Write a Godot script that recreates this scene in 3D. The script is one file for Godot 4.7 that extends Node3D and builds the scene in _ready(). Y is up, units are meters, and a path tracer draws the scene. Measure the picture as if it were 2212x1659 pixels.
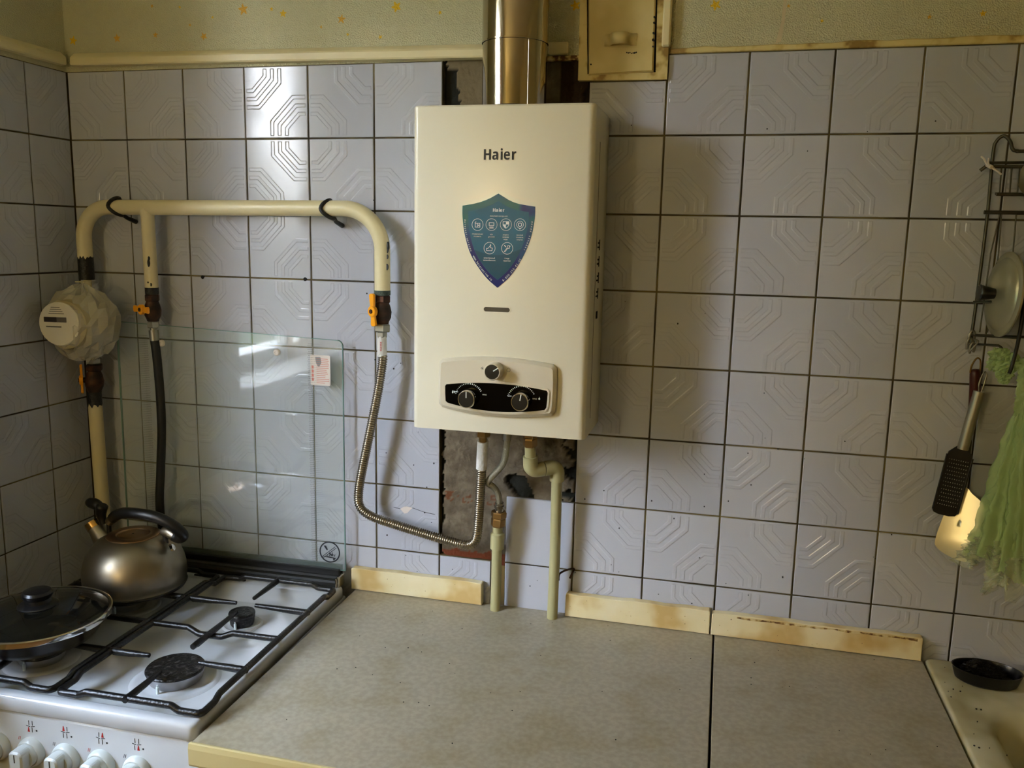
extends Node3D
# A kitchen corner: tiled walls, a gas water heater, gas pipes, a stove, a worktop, a dish rack.
# x runs along the back wall from the left corner, z comes out of the back wall (tile face at z = 0), y is up.

const TP := 0.15            # tile pitch
const TX := 0.1486          # first tile joint right of the corner
const TY := 2.0             # top of the tiling
const CT := 0.852           # worktop height
var rng := RandomNumberGenerator.new()
var M := {}

func _ready():
	# ---- camera
	var cam := Camera3D.new()
	cam.name = "camera"
	cam.position = Vector3(1.4782, 1.6476, 1.7096)
	cam.rotation = Vector3(-0.169296, 0.241516, 0.021377)
	cam.fov = 48.72
	cam.near = 0.05
	cam.far = 200.0
	cam.current = true
	add_child(cam)
	# ---- sky and exposure
	var env := Environment.new()
	var sky := Sky.new()
	var sm := ProceduralSkyMaterial.new()
	sm.sky_top_color = Color(0.56, 0.64, 0.76)
	sm.sky_horizon_color = Color(0.945, 0.955, 0.965)
	sm.sky_curve = 0.35
	sm.ground_bottom_color = Color(0.22, 0.24, 0.17)
	sm.ground_horizon_color = Color(0.36, 0.38, 0.30)
	sm.sky_energy_multiplier = 1.0
	sm.ground_energy_multiplier = 0.7
	sky.sky_material = sm
	env.background_mode = Environment.BG_SKY
	env.sky = sky
	env.background_energy_multiplier = 23.0
	env.tonemap_mode = Environment.TONE_MAPPER_LINEAR
	env.tonemap_exposure = 3.75
	env.sdfgi_enabled = true
	env.ssao_enabled = true
	env.ssil_enabled = true
	var we := WorldEnvironment.new()
	we.name = "world_environment"
	we.environment = env
	add_child(we)
	rng.seed = 7
	materials()
	room()
	tiled_wall()
	left_wall_tiles()
	mortar()
	trims()
	vent_hatch()
	flue()
	water_heater()
	gas_pipe()
	gas_meter()
	gas_hose()
	corrugated_hose()
	water_pipes()
	worktops()
	stove()
	kettle()
	frying_pan()
	sink()
	dish_rack()
	utensils()
	bags()


# =====================================================================  helpers
func col(r, g, b) -> Color: return Color(r / 255.0, g / 255.0, b / 255.0)

func mat(c: Color, rough := 0.5, metal := 0.0, spec := 0.5) -> StandardMaterial3D:
	var m := StandardMaterial3D.new()
	m.albedo_color = c
	m.roughness = rough
	m.metallic = metal
	m.metallic_specular = spec
	return m

func noise_tex(freq: float, colors: Array, offsets: Array, seed := 1, size := 512, type := FastNoiseLite.TYPE_SIMPLEX_SMOOTH, oct := 4) -> NoiseTexture2D:
	var n := FastNoiseLite.new()
	n.seed = seed
	n.frequency = freq
	n.noise_type = type
	n.fractal_octaves = oct
	var t := NoiseTexture2D.new()
	t.width = size
	t.height = size
	t.seamless = true
	t.noise = n
	if colors.size():
		var g := Gradient.new()
		g.offsets = PackedFloat32Array(offsets)
		g.colors = PackedColorArray(colors)
		t.color_ramp = g
	return t

func noise_normal(freq: float, strength: float, seed := 1, size := 512, oct := 3) -> NoiseTexture2D:
	var t := noise_tex(freq, [], [], seed, size, FastNoiseLite.TYPE_SIMPLEX_SMOOTH, oct)
	t.as_normal_map = true
	t.bump_strength = strength
	return t

func tripl(m: StandardMaterial3D, scale: float, world := true):
	m.uv1_triplanar = true
	m.uv1_world_triplanar = world
	m.uv1_scale = Vector3.ONE * scale
	return m

func bumpy(m: StandardMaterial3D, freq: float, strength: float, scale: float, seed := 3) -> StandardMaterial3D:
	m.normal_enabled = true
	m.normal_texture = noise_normal(freq, strength, seed)
	tripl(m, scale)
	return m

func mb() -> SurfaceTool:
	var s := SurfaceTool.new()
	s.begin(Mesh.PRIMITIVE_TRIANGLES)
	s.set_smooth_group(-1)
	return s

func flat(s: SurfaceTool): s.set_smooth_group(-1)

func tri(s: SurfaceTool, a, b, c):
	s.add_vertex(a); s.add_vertex(b); s.add_vertex(c)

func face(s: SurfaceTool, pts: Array, out: Vector3):
	# a convex polygon turned so that its front looks along out
	var n: Vector3 = (pts[2] - pts[0]).cross(pts[1] - pts[0])
	var flip: bool = n.dot(out) < 0.0
	for i in range(1, pts.size() - 1):
		if flip: tri(s, pts[0], pts[i + 1], pts[i])
		else: tri(s, pts[0], pts[i], pts[i + 1])

func box(s: SurfaceTool, lo: Vector3, hi: Vector3, b := 0.0, xf := Transform3D()):
	# a box from lo to hi with chamfered edges
	flat(s)
	var c := (lo + hi) * 0.5
	var h := (hi - lo) * 0.5
	b = minf(b, minf(h.x, minf(h.y, h.z)) * 0.9)
	var p := func(sx, sy, sz, ax) -> Vector3:
		var v := Vector3(sx * (h.x - b), sy * (h.y - b), sz * (h.z - b))
		if ax == 0: v.x = sx * h.x
		elif ax == 1: v.y = sy * h.y
		else: v.z = sz * h.z
		return xf * (c + v)
	var bs := xf.basis
	for sg in [-1, 1]:
		face(s, [p.call(sg, -1, -1, 0), p.call(sg, 1, -1, 0), p.call(sg, 1, 1, 0), p.call(sg, -1, 1, 0)], bs * Vector3(sg, 0, 0))
		face(s, [p.call(-1, sg, -1, 1), p.call(1, sg, -1, 1), p.call(1, sg, 1, 1), p.call(-1, sg, 1, 1)], bs * Vector3(0, sg, 0))
		face(s, [p.call(-1, -1, sg, 2), p.call(1, -1, sg, 2), p.call(1, 1, sg, 2), p.call(-1, 1, sg, 2)], bs * Vector3(0, 0, sg))
	if b <= 0.0: return
	for a in [-1, 1]:
		for d in [-1, 1]:
			face(s, [p.call(a, d, -1, 0), p.call(a, d, 1, 0), p.call(a, d, 1, 1), p.call(a, d, -1, 1)], bs * Vector3(a, d, 0))
			face(s, [p.call(a, -1, d, 0), p.call(a, 1, d, 0), p.call(a, 1, d, 2), p.call(a, -1, d, 2)], bs * Vector3(a, 0, d))
			face(s, [p.call(-1, a, d, 1), p.call(1, a, d, 1), p.call(1, a, d, 2), p.call(-1, a, d, 2)], bs * Vector3(0, a, d))
			for e in [-1, 1]:
				face(s, [p.call(a, d, e, 0), p.call(a, d, e, 1), p.call(a, d, e, 2)], bs * Vector3(a, d, e))

func grid(s: SurfaceTool, rows: Array, closed := false, grp := 0):
	# rows of equally many points; smooth
	s.set_smooth_group(grp)
	for j in rows.size() - 1:
		var a = rows[j]
		var b = rows[j + 1]
		var n: int = a.size()
		for i in (n if closed else n - 1):
			var k: int = (i + 1) % n
			tri(s, a[i], b[i], b[k])
			tri(s, a[i], b[k], a[k])

func lathe(s: SurfaceTool, prof: Array, n := 32, xf := Transform3D(), sx := 1.0, sz := 1.0):
	# profile of (radius, height) from bottom to top round the y axis; creases where it turns sharply
	var grp := 0
	for j in prof.size() - 1:
		if j > 0:
			var d0: Vector2 = (prof[j] - prof[j - 1]).normalized()
			var d1: Vector2 = (prof[j + 1] - prof[j]).normalized()
			if d0.dot(d1) < 0.8: grp += 1
		var ra := []
		var rb := []
		for i in n:
			var a := TAU * i / n
			ra.append(xf * Vector3(prof[j].x * cos(a) * sx, prof[j].y, prof[j].x * sin(a) * sz))
			rb.append(xf * Vector3(prof[j + 1].x * cos(a) * sx, prof[j + 1].y, prof[j + 1].x * sin(a) * sz))
		grid(s, [ra, rb], true, grp)
	s.set_smooth_group(-1)

func tube(s: SurfaceTool, pts: Array, r, n := 12, cap := true):
	# r: one radius or one for each point
	var t0: Vector3 = (pts[1] - pts[0]).normalized()
	var u := t0.cross(Vector3(0.31, 0.9, 0.23)).normalized()
	if u.length() < 0.1: u = t0.cross(Vector3.RIGHT).normalized()
	var rows := []
	for i in pts.size():
		var a: Vector3 = pts[maxi(i - 1, 0)]
		var b: Vector3 = pts[mini(i + 1, pts.size() - 1)]
		var t := (b - a).normalized()
		u = (u - t * u.dot(t)).normalized()
		var v := t.cross(u)
		var rr: float = r[i] if r is Array else r
		var row := []
		for k in n:
			var w := TAU * k / n
			row.append(pts[i] + (u * cos(w) + v * sin(w)) * rr)
		rows.append(row)
	rows.reverse()
	grid(s, rows, true, 0)
	s.set_smooth_group(-1)
	if cap:
		face(s, rows[0], (pts[-1] - pts[-2]))
		face(s, rows[-1], (pts[0] - pts[1]))

func fillet(pts: Array, rad, seg := 8) -> Array:
	# a polyline with its corners rounded
	var out := [pts[0]]
	for i in range(1, pts.size() - 1):
		var p: Vector3 = pts[i]
		var a: Vector3 = (pts[i - 1] - p)
		var b: Vector3 = (pts[i + 1] - p)
		var r: float = rad[i] if rad is Array else rad
		var ang := a.angle_to(b)
		var d: float = minf(r / tan(ang / 2.0), 0.49 * minf(a.length(), b.length())) if r > 0 and ang < PI - 0.02 else 0.0
		if d <= 0.0:
			out.append(p)
			continue
		var p0 := p + a.normalized() * d
		var p1 := p + b.normalized() * d
		for k in seg + 1:
			var t := float(k) / seg
			# circular enough: rational quadratic
			var w := sin(ang / 2.0)
			var w0 := (1 - t) * (1 - t)
			var w1 := 2 * t * (1 - t) * w
			var w2 := t * t
			out.append((p0 * w0 + p * w1 + p1 * w2) / (w0 + w1 + w2))
	out.append(pts[-1])
	return out

func curve(pts: Array, sub := 8) -> Array:
	# Catmull-Rom through the points
	var out := []
	for i in pts.size() - 1:
		var p0: Vector3 = pts[maxi(i - 1, 0)]
		var p3: Vector3 = pts[mini(i + 2, pts.size() - 1)]
		for k in sub:
			out.append(pts[i].cubic_interpolate(pts[i + 1], p0, p3, float(k) / sub))
	out.append(pts[-1])
	return out

func curve2(pts: Array, sub := 6, closed := true) -> PackedVector2Array:
	var out := PackedVector2Array()
	var n := pts.size()
	for i in (n if closed else n - 1):
		var g := func(k): return pts[(k + n) % n] if closed else pts[clampi(k, 0, n - 1)]
		for k in sub:
			var a: Vector2 = g.call(i)
			out.append(a.cubic_interpolate(g.call(i + 1), g.call(i - 1), g.call(i + 2), float(k) / sub))
	if not closed: out.append(pts[-1])
	return out

func resample(pts: Array, step: float) -> Array:
	var out := [pts[0]]
	var left := step
	for i in pts.size() - 1:
		var a: Vector3 = pts[i]
		var b: Vector3 = pts[i + 1]
		var l := a.distance_to(b)
		var at := 0.0
		while l - at >= left:
			at += left
			out.append(a.lerp(b, at / l))
			left = step
		left -= l - at
	return out

func inset(poly: PackedVector2Array, b: float) -> PackedVector2Array:
	var out := PackedVector2Array()
	var n := poly.size()
	var area := 0.0
	for i in n: area += poly[i].cross(poly[(i + 1) % n])
	var sg := signf(area)
	for i in n:
		var d0 := (poly[i] - poly[(i - 1 + n) % n]).normalized()
		var d1 := (poly[(i + 1) % n] - poly[i]).normalized()
		var n0 := Vector2(-d0.y, d0.x) * sg
		var n1 := Vector2(-d1.y, d1.x) * sg
		var nn := n0 + n1
		var l := nn.length()
		nn = nn / l if l > 0.01 else n0
		out.append(poly[i] + nn * b / maxf(nn.dot(n0), 0.5))
	return out

func prism(s: SurfaceTool, poly: PackedVector2Array, z0: float, z1: float, b := 0.0, xf := Transform3D(), smooth := false):
	# a polygon in x and y, from z0 to z1, its front edge chamfered by b
	var inner := inset(poly, b) if b > 0.0 else poly
	var idx := Geometry2D.triangulate_polygon(inner)
	var bs := xf.basis
	flat(s)
	for k in range(0, idx.size(), 3):
		var q := []
		var q0 := []
		for e in 3:
			var p := inner[idx[k + e]]
			q.append(xf * Vector3(p.x, p.y, z1))
			var p0 := poly[idx[k + e]]
			q0.append(xf * Vector3(p0.x, p0.y, z0))
		face(s, q, bs * Vector3(0, 0, z1 - z0))
		face(s, q0, bs * Vector3(0, 0, z0 - z1))
	var n := poly.size()
	var area := 0.0
	for i in n: area += poly[i].cross(poly[(i + 1) % n])
	if smooth: s.set_smooth_group(1)
	for i in n:
		var j := (i + 1) % n
		var d := (poly[j] - poly[i])
		var o := Vector3(d.y, -d.x, 0) * signf(area)
		var zb := z1 - b * signf(z1 - z0)
		face(s, [xf * Vector3(poly[i].x, poly[i].y, z0), xf * Vector3(poly[j].x, poly[j].y, z0), xf * Vector3(poly[j].x, poly[j].y, zb), xf * Vector3(poly[i].x, poly[i].y, zb)], bs * o)
		if b > 0.0:
			if smooth: s.set_smooth_group(2)
			face(s, [xf * Vector3(poly[i].x, poly[i].y, zb), xf * Vector3(poly[j].x, poly[j].y, zb), xf * Vector3(inner[j].x, inner[j].y, z1), xf * Vector3(inner[i].x, inner[i].y, z1)], bs * (o.normalized() + Vector3(0, 0, signf(z1 - z0))))
			if smooth: s.set_smooth_group(1)
	flat(s)

func ring(s: SurfaceTool, outer: PackedVector2Array, inner: PackedVector2Array, z0: float, z1: float, xf := Transform3D()):
	# a frame between two outlines with equally many points
	var n := outer.size()
	flat(s)
	for i in n:
		var j := (i + 1) % n
		var o := [Vector3(outer[i].x, outer[i].y, 0), Vector3(outer[j].x, outer[j].y, 0)]
		var p := [Vector3(inner[i].x, inner[i].y, 0), Vector3(inner[j].x, inner[j].y, 0)]
		var a := Vector3(0, 0, z0)
		var b := Vector3(0, 0, z1)
		var away: Vector3 = (o[0] + o[1] - p[0] - p[1])
		face(s, [xf * (o[0] + b), xf * (o[1] + b), xf * (p[1] + b), xf * (p[0] + b)], xf.basis * Vector3(0, 0, z1 - z0))
		face(s, [xf * (o[0] + a), xf * (o[1] + a), xf * (o[1] + b), xf * (o[0] + b)], xf.basis * away)
		face(s, [xf * (p[0] + a), xf * (p[1] + a), xf * (p[1] + b), xf * (p[0] + b)], xf.basis * -away)

func circle(c: Vector2, r: float, n := 24, ry := -1.0, turn := 0.0) -> PackedVector2Array:
	var out := PackedVector2Array()
	for i in n:
		var a := TAU * i / n
		out.append(c + Vector2(cos(a) * r, sin(a) * (ry if ry > 0 else r)).rotated(turn))
	return out

func rrect(lo: Vector2, hi: Vector2, r: float, seg := 5) -> PackedVector2Array:
	var out := PackedVector2Array()
	var cs := [Vector2(hi.x - r, lo.y + r), Vector2(hi.x - r, hi.y - r), Vector2(lo.x + r, hi.y - r), Vector2(lo.x + r, lo.y + r)]
	for q in 4:
		for k in seg + 1:
			var a := -PI / 2 + q * PI / 2 + PI / 2 * k / seg
			out.append(cs[q] + Vector2(cos(a), sin(a)) * r)
	return out

func letters(s: SurfaceTool, text: String, size: float, at: Transform3D, bold := false, align := HORIZONTAL_ALIGNMENT_CENTER, depth := 0.0004):
	# lettering, size = height of a capital in metres
	var t := TextMesh.new()
	var f := SystemFont.new()
	f.font_names = PackedStringArray(["Droid Sans"])
	f.font_weight = 700 if bold else 400
	t.font = f
	t.text = text
	t.font_size = 32
	t.pixel_size = size / 23.0
	t.depth = depth
	t.curve_step = 1.0
	t.horizontal_alignment = align
	t.vertical_alignment = VERTICAL_ALIGNMENT_CENTER
	s.append_from(t, 0, at)

var used := {}
func numbered(called: String) -> String:
	var n: int = used.get(called, 0)
	used[called] = n + 1
	return called if n == 0 else "%s_%03d" % [called, n]

func obj(called: String, st: SurfaceTool, m: Material, parent: Node3D = self, normals := true) -> MeshInstance3D:
	if normals: st.generate_normals()
	return put(called, st.commit(), m, parent)

func put(called: String, mesh: Mesh, m: Material, parent: Node3D = self) -> MeshInstance3D:
	var o := MeshInstance3D.new()
	o.name = numbered(called) if parent == self else called
	o.mesh = mesh
	o.material_override = m
	parent.add_child(o, true)
	if parent != self and parent.has_meta("base"): o.position = -parent.get_meta("base")
	return o

func tag(o: Node3D, label: String, category: String, group := "") -> Node3D:
	o.set_meta("label", label)
	o.set_meta("category", category)
	if group: o.set_meta("group", group)
	return o

func thing(called: String, label: String, category: String, at := Vector3.ZERO, group := "") -> Node3D:
	# parts of a thing are given in room coordinates, and put back by its base
	var o := Node3D.new()
	o.name = numbered(called)
	add_child(o)
	o.position = at
	o.set_meta("base", at)
	return tag(o, label, category, group)

func local_thing(called: String, label: String, category: String, at: Vector3, turn := Vector3.ZERO, group := "") -> Node3D:
	var o := Node3D.new()
	o.name = numbered(called)
	add_child(o)
	o.position = at
	o.rotation = turn
	return tag(o, label, category, group)

func stuff(o: Node3D) -> Node3D:
	o.set_meta("kind", "stuff")
	return o

func structure(o: Node3D) -> Node3D:
	o.set_meta("kind", "structure")
	return o

func struct_root(called: String) -> Node3D:
	var o := Node3D.new()
	o.name = called
	add_child(o)
	return structure(o)

func toward(a: Vector3, b: Vector3) -> Transform3D:
	# y axis from a to b, origin at a
	var y := (b - a).normalized()
	var x := y.cross(Vector3.FORWARD)
	if x.length() < 0.1: x = y.cross(Vector3.RIGHT)
	x = x.normalized()
	return Transform3D(Basis(x, y, x.cross(y)), a)

func hexa(s: SurfaceTool, a: Vector3, b: Vector3, r: float, n := 6):
	# a nut between a and b
	var xf := toward(a, b)
	var l := a.distance_to(b)
	var rows := []
	for q in [[r * 0.9, 0.0], [r, l * 0.15], [r, l * 0.85], [r * 0.9, l]]:
		var row := []
		for i in n: row.append(xf * Vector3(q[0] * cos(TAU * i / n), q[1], q[0] * sin(TAU * i / n)))
		rows.append(row)
	flat(s)
	for j in 3:
		for i in n:
			var k := (i + 1) % n
			var mid: Vector3 = (rows[j][i] + rows[j][k] + rows[j + 1][i] + rows[j + 1][k]) / 4.0
			face(s, [rows[j][i], rows[j][k], rows[j + 1][k], rows[j + 1][i]], mid - (a + b) / 2)
	face(s, rows[0], a - b)
	face(s, rows[3], b - a)

# =====================================================================  materials
func tile_normal(kind: int) -> ImageTexture:
	# raised octagon bands round two opposite corners of a tile, as a normal map
	var n := 384
	var h := PackedFloat32Array()
	h.resize(n * n)
	for y in n:
		for x in n:
			var u := (x + 0.5) / n
			var v := (y + 0.5) / n
			if kind == 1: u = 1.0 - u
			var e := 0.0
			for c in 2:
				var a := u if c == 0 else 1.0 - u
				var b := v if c == 0 else 1.0 - v
				var d := maxf(maxf(a, b), (a + b) * 0.7071)
				var edge := minf(minf(u, 1.0 - u), minf(v, 1.0 - v))
				var fade := smoothstep(0.035, 0.05, edge)
				for k in [0.335, 0.45, 0.565]:
					if a + b < 0.9:
						e = maxf(e, fade * (1.0 - smoothstep(0.016, 0.032, absf(d - k))))
			h[y * n + x] = e * 0.0046
	var im := Image.create(n, n, false, Image.FORMAT_RGB8)
	for y in n:
		for x in n:
			var dx := (h[y * n + mini(x + 1, n - 1)] - h[y * n + maxi(x - 1, 0)]) * n * 0.5
			var dy := (h[mini(y + 1, n - 1) * n + x] - h[maxi(y - 1, 0) * n + x]) * n * 0.5
			var nn := Vector3(-dx, dy, 1.0).normalized()
			im.set_pixel(x, y, Color(nn.x * 0.5 + 0.5, nn.y * 0.5 + 0.5, nn.z * 0.5 + 0.5))
	return ImageTexture.create_from_image(im)

func materials():
	var nm := [tile_normal(0), tile_normal(1)]
	var tones := [Color(0.705, 0.713, 0.748), Color(0.69, 0.70, 0.737), Color(0.715, 0.722, 0.752)]
	for k in 2:
		for t in 3:
			var m := mat(tones[t], 0.12, 0.0, 0.38)
			m.normal_enabled = true
			m.normal_texture = nm[k]
			m.normal_scale = 1.0
			M["tile%d%d" % [k, t]] = m
	M.tile_plain = mat(tones[0], 0.13)
	var g := mat(Color.WHITE, 0.9)
	g.albedo_texture = noise_tex(0.01, [Color(0.20, 0.17, 0.10), Color(0.33, 0.29, 0.18), Color(0.46, 0.41, 0.25)], [0.25, 0.5, 0.8], 11)
	M.grout = tripl(g, 1.2)
	# wallpaper: embossed paper in pale green and cream, printed with stars
	var wp := mat(Color(0.77, 0.755, 0.615), 0.62)
	M.paper = bumpy(wp, 0.07, 7.0, 7.0, 5)
	var wpr := mat(Color(0.77, 0.755, 0.615), 0.55)
	wpr.detail_enabled = true
	wpr.detail_blend_mode = BaseMaterial3D.BLEND_MODE_MIX
	wpr.detail_uv_layer = BaseMaterial3D.DETAIL_UV_2
	wpr.detail_albedo = star_print()
	wpr.normal_enabled = true
	var nt := noise_normal(0.07, 7.0, 5)
	wpr.normal_texture = nt
	M.paper_print = wpr
	M.reveal = mat(Color(0.84, 0.82, 0.76), 0.7)
	M.plaster = mat(Color(0.78, 0.72, 0.58), 0.8)
	M.room_wall = mat(Color(0.83, 0.77, 0.58), 0.8)
	M.floor = mat(Color(0.58, 0.45, 0.30), 0.5)
	M.ceiling = mat(Color(0.90, 0.87, 0.76), 0.9)
	M.mortar = mat(Color.WHITE, 0.95)
	M.mortar.vertex_color_use_as_albedo = true
	bumpy(M.mortar, 0.025, 5.0, 5.0, 21)
	M.cream = mat(Color(0.86, 0.81, 0.63), 0.42)
	M.cream_old = mat(Color.WHITE, 0.5)
	M.cream_old.albedo_texture = noise_tex(0.012, [Color(0.56, 0.45, 0.22), Color(0.75, 0.66, 0.40), Color(0.82, 0.75, 0.51)], [0.2, 0.36, 0.55], 4)
	tripl(M.cream_old, 3.0)
	M.board = mat(Color.WHITE, 0.5)
	M.board.albedo_texture = noise_tex(0.008, [Color(0.78, 0.66, 0.42), Color(0.88, 0.82, 0.64), Color(0.90, 0.85, 0.70)], [0.2, 0.5, 0.8], 8)
	tripl(M.board, 1.5)
	M.board_edge = mat(Color.WHITE, 0.7)
	M.board_edge.albedo_texture = noise_tex(0.02, [Color(0.40, 0.27, 0.12), Color(0.75, 0.64, 0.40), Color(0.84, 0.77, 0.58)], [0.3, 0.45, 0.6], 9)
	tripl(M.board_edge, 4.0)
	M.hatch = mat(Color.WHITE, 0.45)
	M.hatch.albedo_texture = noise_tex(0.006, [Color(0.76, 0.68, 0.43), Color(0.81, 0.735, 0.50), Color(0.83, 0.765, 0.54)], [0.2, 0.5, 0.8], 6)
	tripl(M.hatch, 2.0)
	M.black = mat(Color(0.035, 0.034, 0.032), 0.4)
	M.black_matt = mat(Color(0.03, 0.03, 0.03), 0.75)
	M.dark_gap = mat(Color(0.03, 0.025, 0.02), 0.9)
	M.heater = mat(Color(0.86, 0.835, 0.745), 0.28)
	M.heater.clearcoat_enabled = true
	M.heater.clearcoat = 0.3
	M.heater.clearcoat_roughness = 0.15
	M.silver = mat(Color(0.82, 0.79, 0.71), 0.33, 0.15)
	M.dark_glass = mat(Color(0.010, 0.010, 0.012), 0.08, 0.0, 0.3)
	M.knob_face = mat(Color(0.014, 0.014, 0.014), 0.35)
	M.chrome = mat(Color(0.85, 0.84, 0.82), 0.12, 1.0)
	M.steel = mat(Color(0.74, 0.70, 0.63), 0.1, 1.0)
	M.print_black = mat(Color(0.02, 0.02, 0.02), 0.5)
	M.print_white = mat(Color(0.86, 0.90, 0.90), 0.5)
	M.print_grey = mat(Color(0.38, 0.37, 0.34), 0.5)
	M.print_red = mat(Color(0.75, 0.16, 0.14), 0.5)
	# shield sticker
	M.shield_rim = mat(Color.WHITE, 0.22, 0.0, 0.25)
	M.shield_rim.albedo_texture = noise_tex(0.0035, [Color(0.09, 0.14, 0.38), Color(0.08, 0.27, 0.44), Color(0.10, 0.38, 0.38)], [0.25, 0.5, 0.75], 14, 256, FastNoiseLite.TYPE_SIMPLEX_SMOOTH, 1)
	tripl(M.shield_rim, 5.0)
	M.shield_field = mat(Color(0.10, 0.36, 0.46), 0.12, 0.0, 0.28)
	bumpy(M.shield_field, 0.06, 0.9, 20.0, 15)
	M.shield_low = mat(Color(0.06, 0.29, 0.37), 0.12, 0.0, 0.28)
	bumpy(M.shield_low, 0.06, 0.9, 20.0, 15)
	# pipes
	M.pipe = mat(Color(0.84, 0.79, 0.62), 0.38)
	M.pipe_dark = bumpy(mat(Color(0.045, 0.05, 0.045), 0.45), 0.04, 4.0, 8.0, 23)
	M.rust = mat(Color.WHITE, 0.6, 0.3)
	M.rust.albedo_texture = noise_tex(0.02, [Color(0.10, 0.055, 0.03), Color(0.24, 0.13, 0.07), Color(0.36, 0.22, 0.12)], [0.25, 0.5, 0.8], 31, 256)
	tripl(M.rust, 6.0)
	M.brass = mat(Color(0.55, 0.43, 0.25), 0.38, 0.8)
	M.galv = mat(Color(0.60, 0.59, 0.55), 0.35, 0.85)
	M.yellow = mat(Color(0.93, 0.62, 0.05), 0.42)
	M.rubber = mat(Color(0.045, 0.045, 0.047), 0.55)
	M.corrugated = mat(Color(0.56, 0.52, 0.45), 0.24, 0.9)
	M.sleeve = mat(Color(0.80, 0.79, 0.76), 0.4)
	bumpy(M.sleeve, 0.03, 6.0, 9.0, 33)
	M.braid = mat(Color(0.62, 0.60, 0.52), 0.32, 0.8)
	bumpy(M.braid, 0.06, 10.0, 16.0, 34)
	M.pp = mat(Color(0.66, 0.64, 0.47), 0.42)
	M.bag_clear = mat(Color(0.84, 0.81, 0.72, 0.42), 0.34)
	M.bag_clear.transparency = BaseMaterial3D.TRANSPARENCY_ALPHA
	M.meter_body = mat(Color(0.62, 0.57, 0.42), 0.5)
	M.meter_face = mat(Color(0.84, 0.82, 0.76), 0.4)
	# worktop laminate
	var wt := mat(Color.WHITE, 0.34)
	wt.albedo_texture = noise_tex(0.03, [Color(0.615, 0.585, 0.505), Color(0.64, 0.61, 0.53), Color(0.665, 0.635, 0.56)], [0.25, 0.5, 0.75], 41, 1024, FastNoiseLite.TYPE_SIMPLEX_SMOOTH, 5)
	wt.detail_enabled = true
	wt.detail_blend_mode = BaseMaterial3D.BLEND_MODE_MUL
	wt.detail_albedo = noise_tex(0.006, [Color(0.94, 0.92, 0.87), Color(0.985, 0.98, 0.97), Color(1, 0.99, 0.975)], [0.2, 0.5, 0.8], 43, 512)
	wt.detail_uv_layer = BaseMaterial3D.DETAIL_UV_1
	M.worktop = tripl(wt, 2.2)
	M.edging = mat(Color(0.79, 0.73, 0.52), 0.4)
	M.cabinet = mat(Color(0.72, 0.69, 0.62), 0.5)
	# stove
	M.enamel = mat(Color(0.76, 0.77, 0.775), 0.12)
	M.enamel_plain = mat(Color(0.80, 0.815, 0.82), 0.16)
	M.knob_white = mat(Color(0.80, 0.82, 0.80), 0.3)
	M.iron = bumpy(mat(Color(0.022, 0.021, 0.021), 0.36), 0.03, 3.0, 10.0, 51)
	M.cap = mat(Color.WHITE, 0.42)
	M.cap.albedo_texture = noise_tex(0.02, [Color(0.02, 0.02, 0.02), Color(0.025, 0.025, 0.027), Color(0.30, 0.28, 0.27)], [0.0, 0.64, 0.82], 52)
	tripl(M.cap, 7.0)
	bumpy(M.cap, 0.03, 5.0, 7.0, 53)
	M.burner_ring = mat(Color(0.62, 0.62, 0.63), 0.35, 0.6)
	M.stain = mat(Color(0.60, 0.56, 0.40), 0.4)
	M.glass = mat(Color(0.86, 0.96, 0.92, 0.07), 0.03)
	M.glass.transparency = BaseMaterial3D.TRANSPARENCY_ALPHA
	M.glass_edge = mat(Color(0.45, 0.58, 0.55), 0.15)
	M.kettle = mat(Color(0.60, 0.56, 0.49), 0.36, 1.0)
	M.kettle_lid = mat(Color(0.62, 0.50, 0.38), 0.30, 1.0)
	M.lid_glass = mat(Color(0.05, 0.06, 0.05, 0.62), 0.04)
	M.lid_glass.transparency = BaseMaterial3D.TRANSPARENCY_ALPHA
	M.pan = mat(Color(0.07, 0.045, 0.038), 0.3)
	M.bakelite = mat(Color(0.04, 0.04, 0.055), 0.32)
	M.sink = mat(Color.WHITE, 0.22)
	M.sink.albedo_texture = noise_tex(0.006, [Color(0.64, 0.60, 0.44), Color(0.78, 0.76, 0.63), Color(0.81, 0.79, 0.68)], [0.2, 0.5, 0.8], 61, 256)
	tripl(M.sink, 2.0)
	M.navy = mat(Color(0.025, 0.025, 0.05), 0.28)
	M.wool = mat(Color(0.10, 0.085, 0.075), 0.45, 0.5)
	M.wire = mat(Color(0.30, 0.29, 0.25), 0.35, 0.7)
	M.lid_metal = mat(Color(0.66, 0.65, 0.55), 0.3, 0.6)
	M.blade = mat(Color(0.93, 0.90, 0.80), 0.36, 1.0)
	M.wood_red = mat(Color(0.26, 0.07, 0.04), 0.3)
	M.green = mat(Color(0.72, 0.82, 0.58, 0.52), 0.34)
	M.green.transparency = BaseMaterial3D.TRANSPARENCY_ALPHA
	M.green.backlight_enabled = true
	M.green.backlight = Color(0.46, 0.56, 0.34)
	M.film = mat(Color(0.80, 0.84, 0.72, 0.34), 0.32)
	M.film.transparency = BaseMaterial3D.TRANSPARENCY_ALPHA
	M.paper_white = mat(Color(0.84, 0.80, 0.76), 0.6)
	M.curtain = mat(Color(0.80, 0.63, 0.36), 0.9)
	M.curtain.backlight_enabled = true
	M.curtain.backlight = Color(0.36, 0.34, 0.30)
	M.window_frame = mat(Color(0.85, 0.84, 0.80), 0.4)
	M.leaves = mat(Color.WHITE, 0.8)
	M.leaves.albedo_texture = noise_tex(0.02, [Color(0.02, 0.05, 0.015), Color(0.07, 0.13, 0.04), Color(0.24, 0.38, 0.13)], [0.25, 0.5, 0.8], 71, 256)
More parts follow.
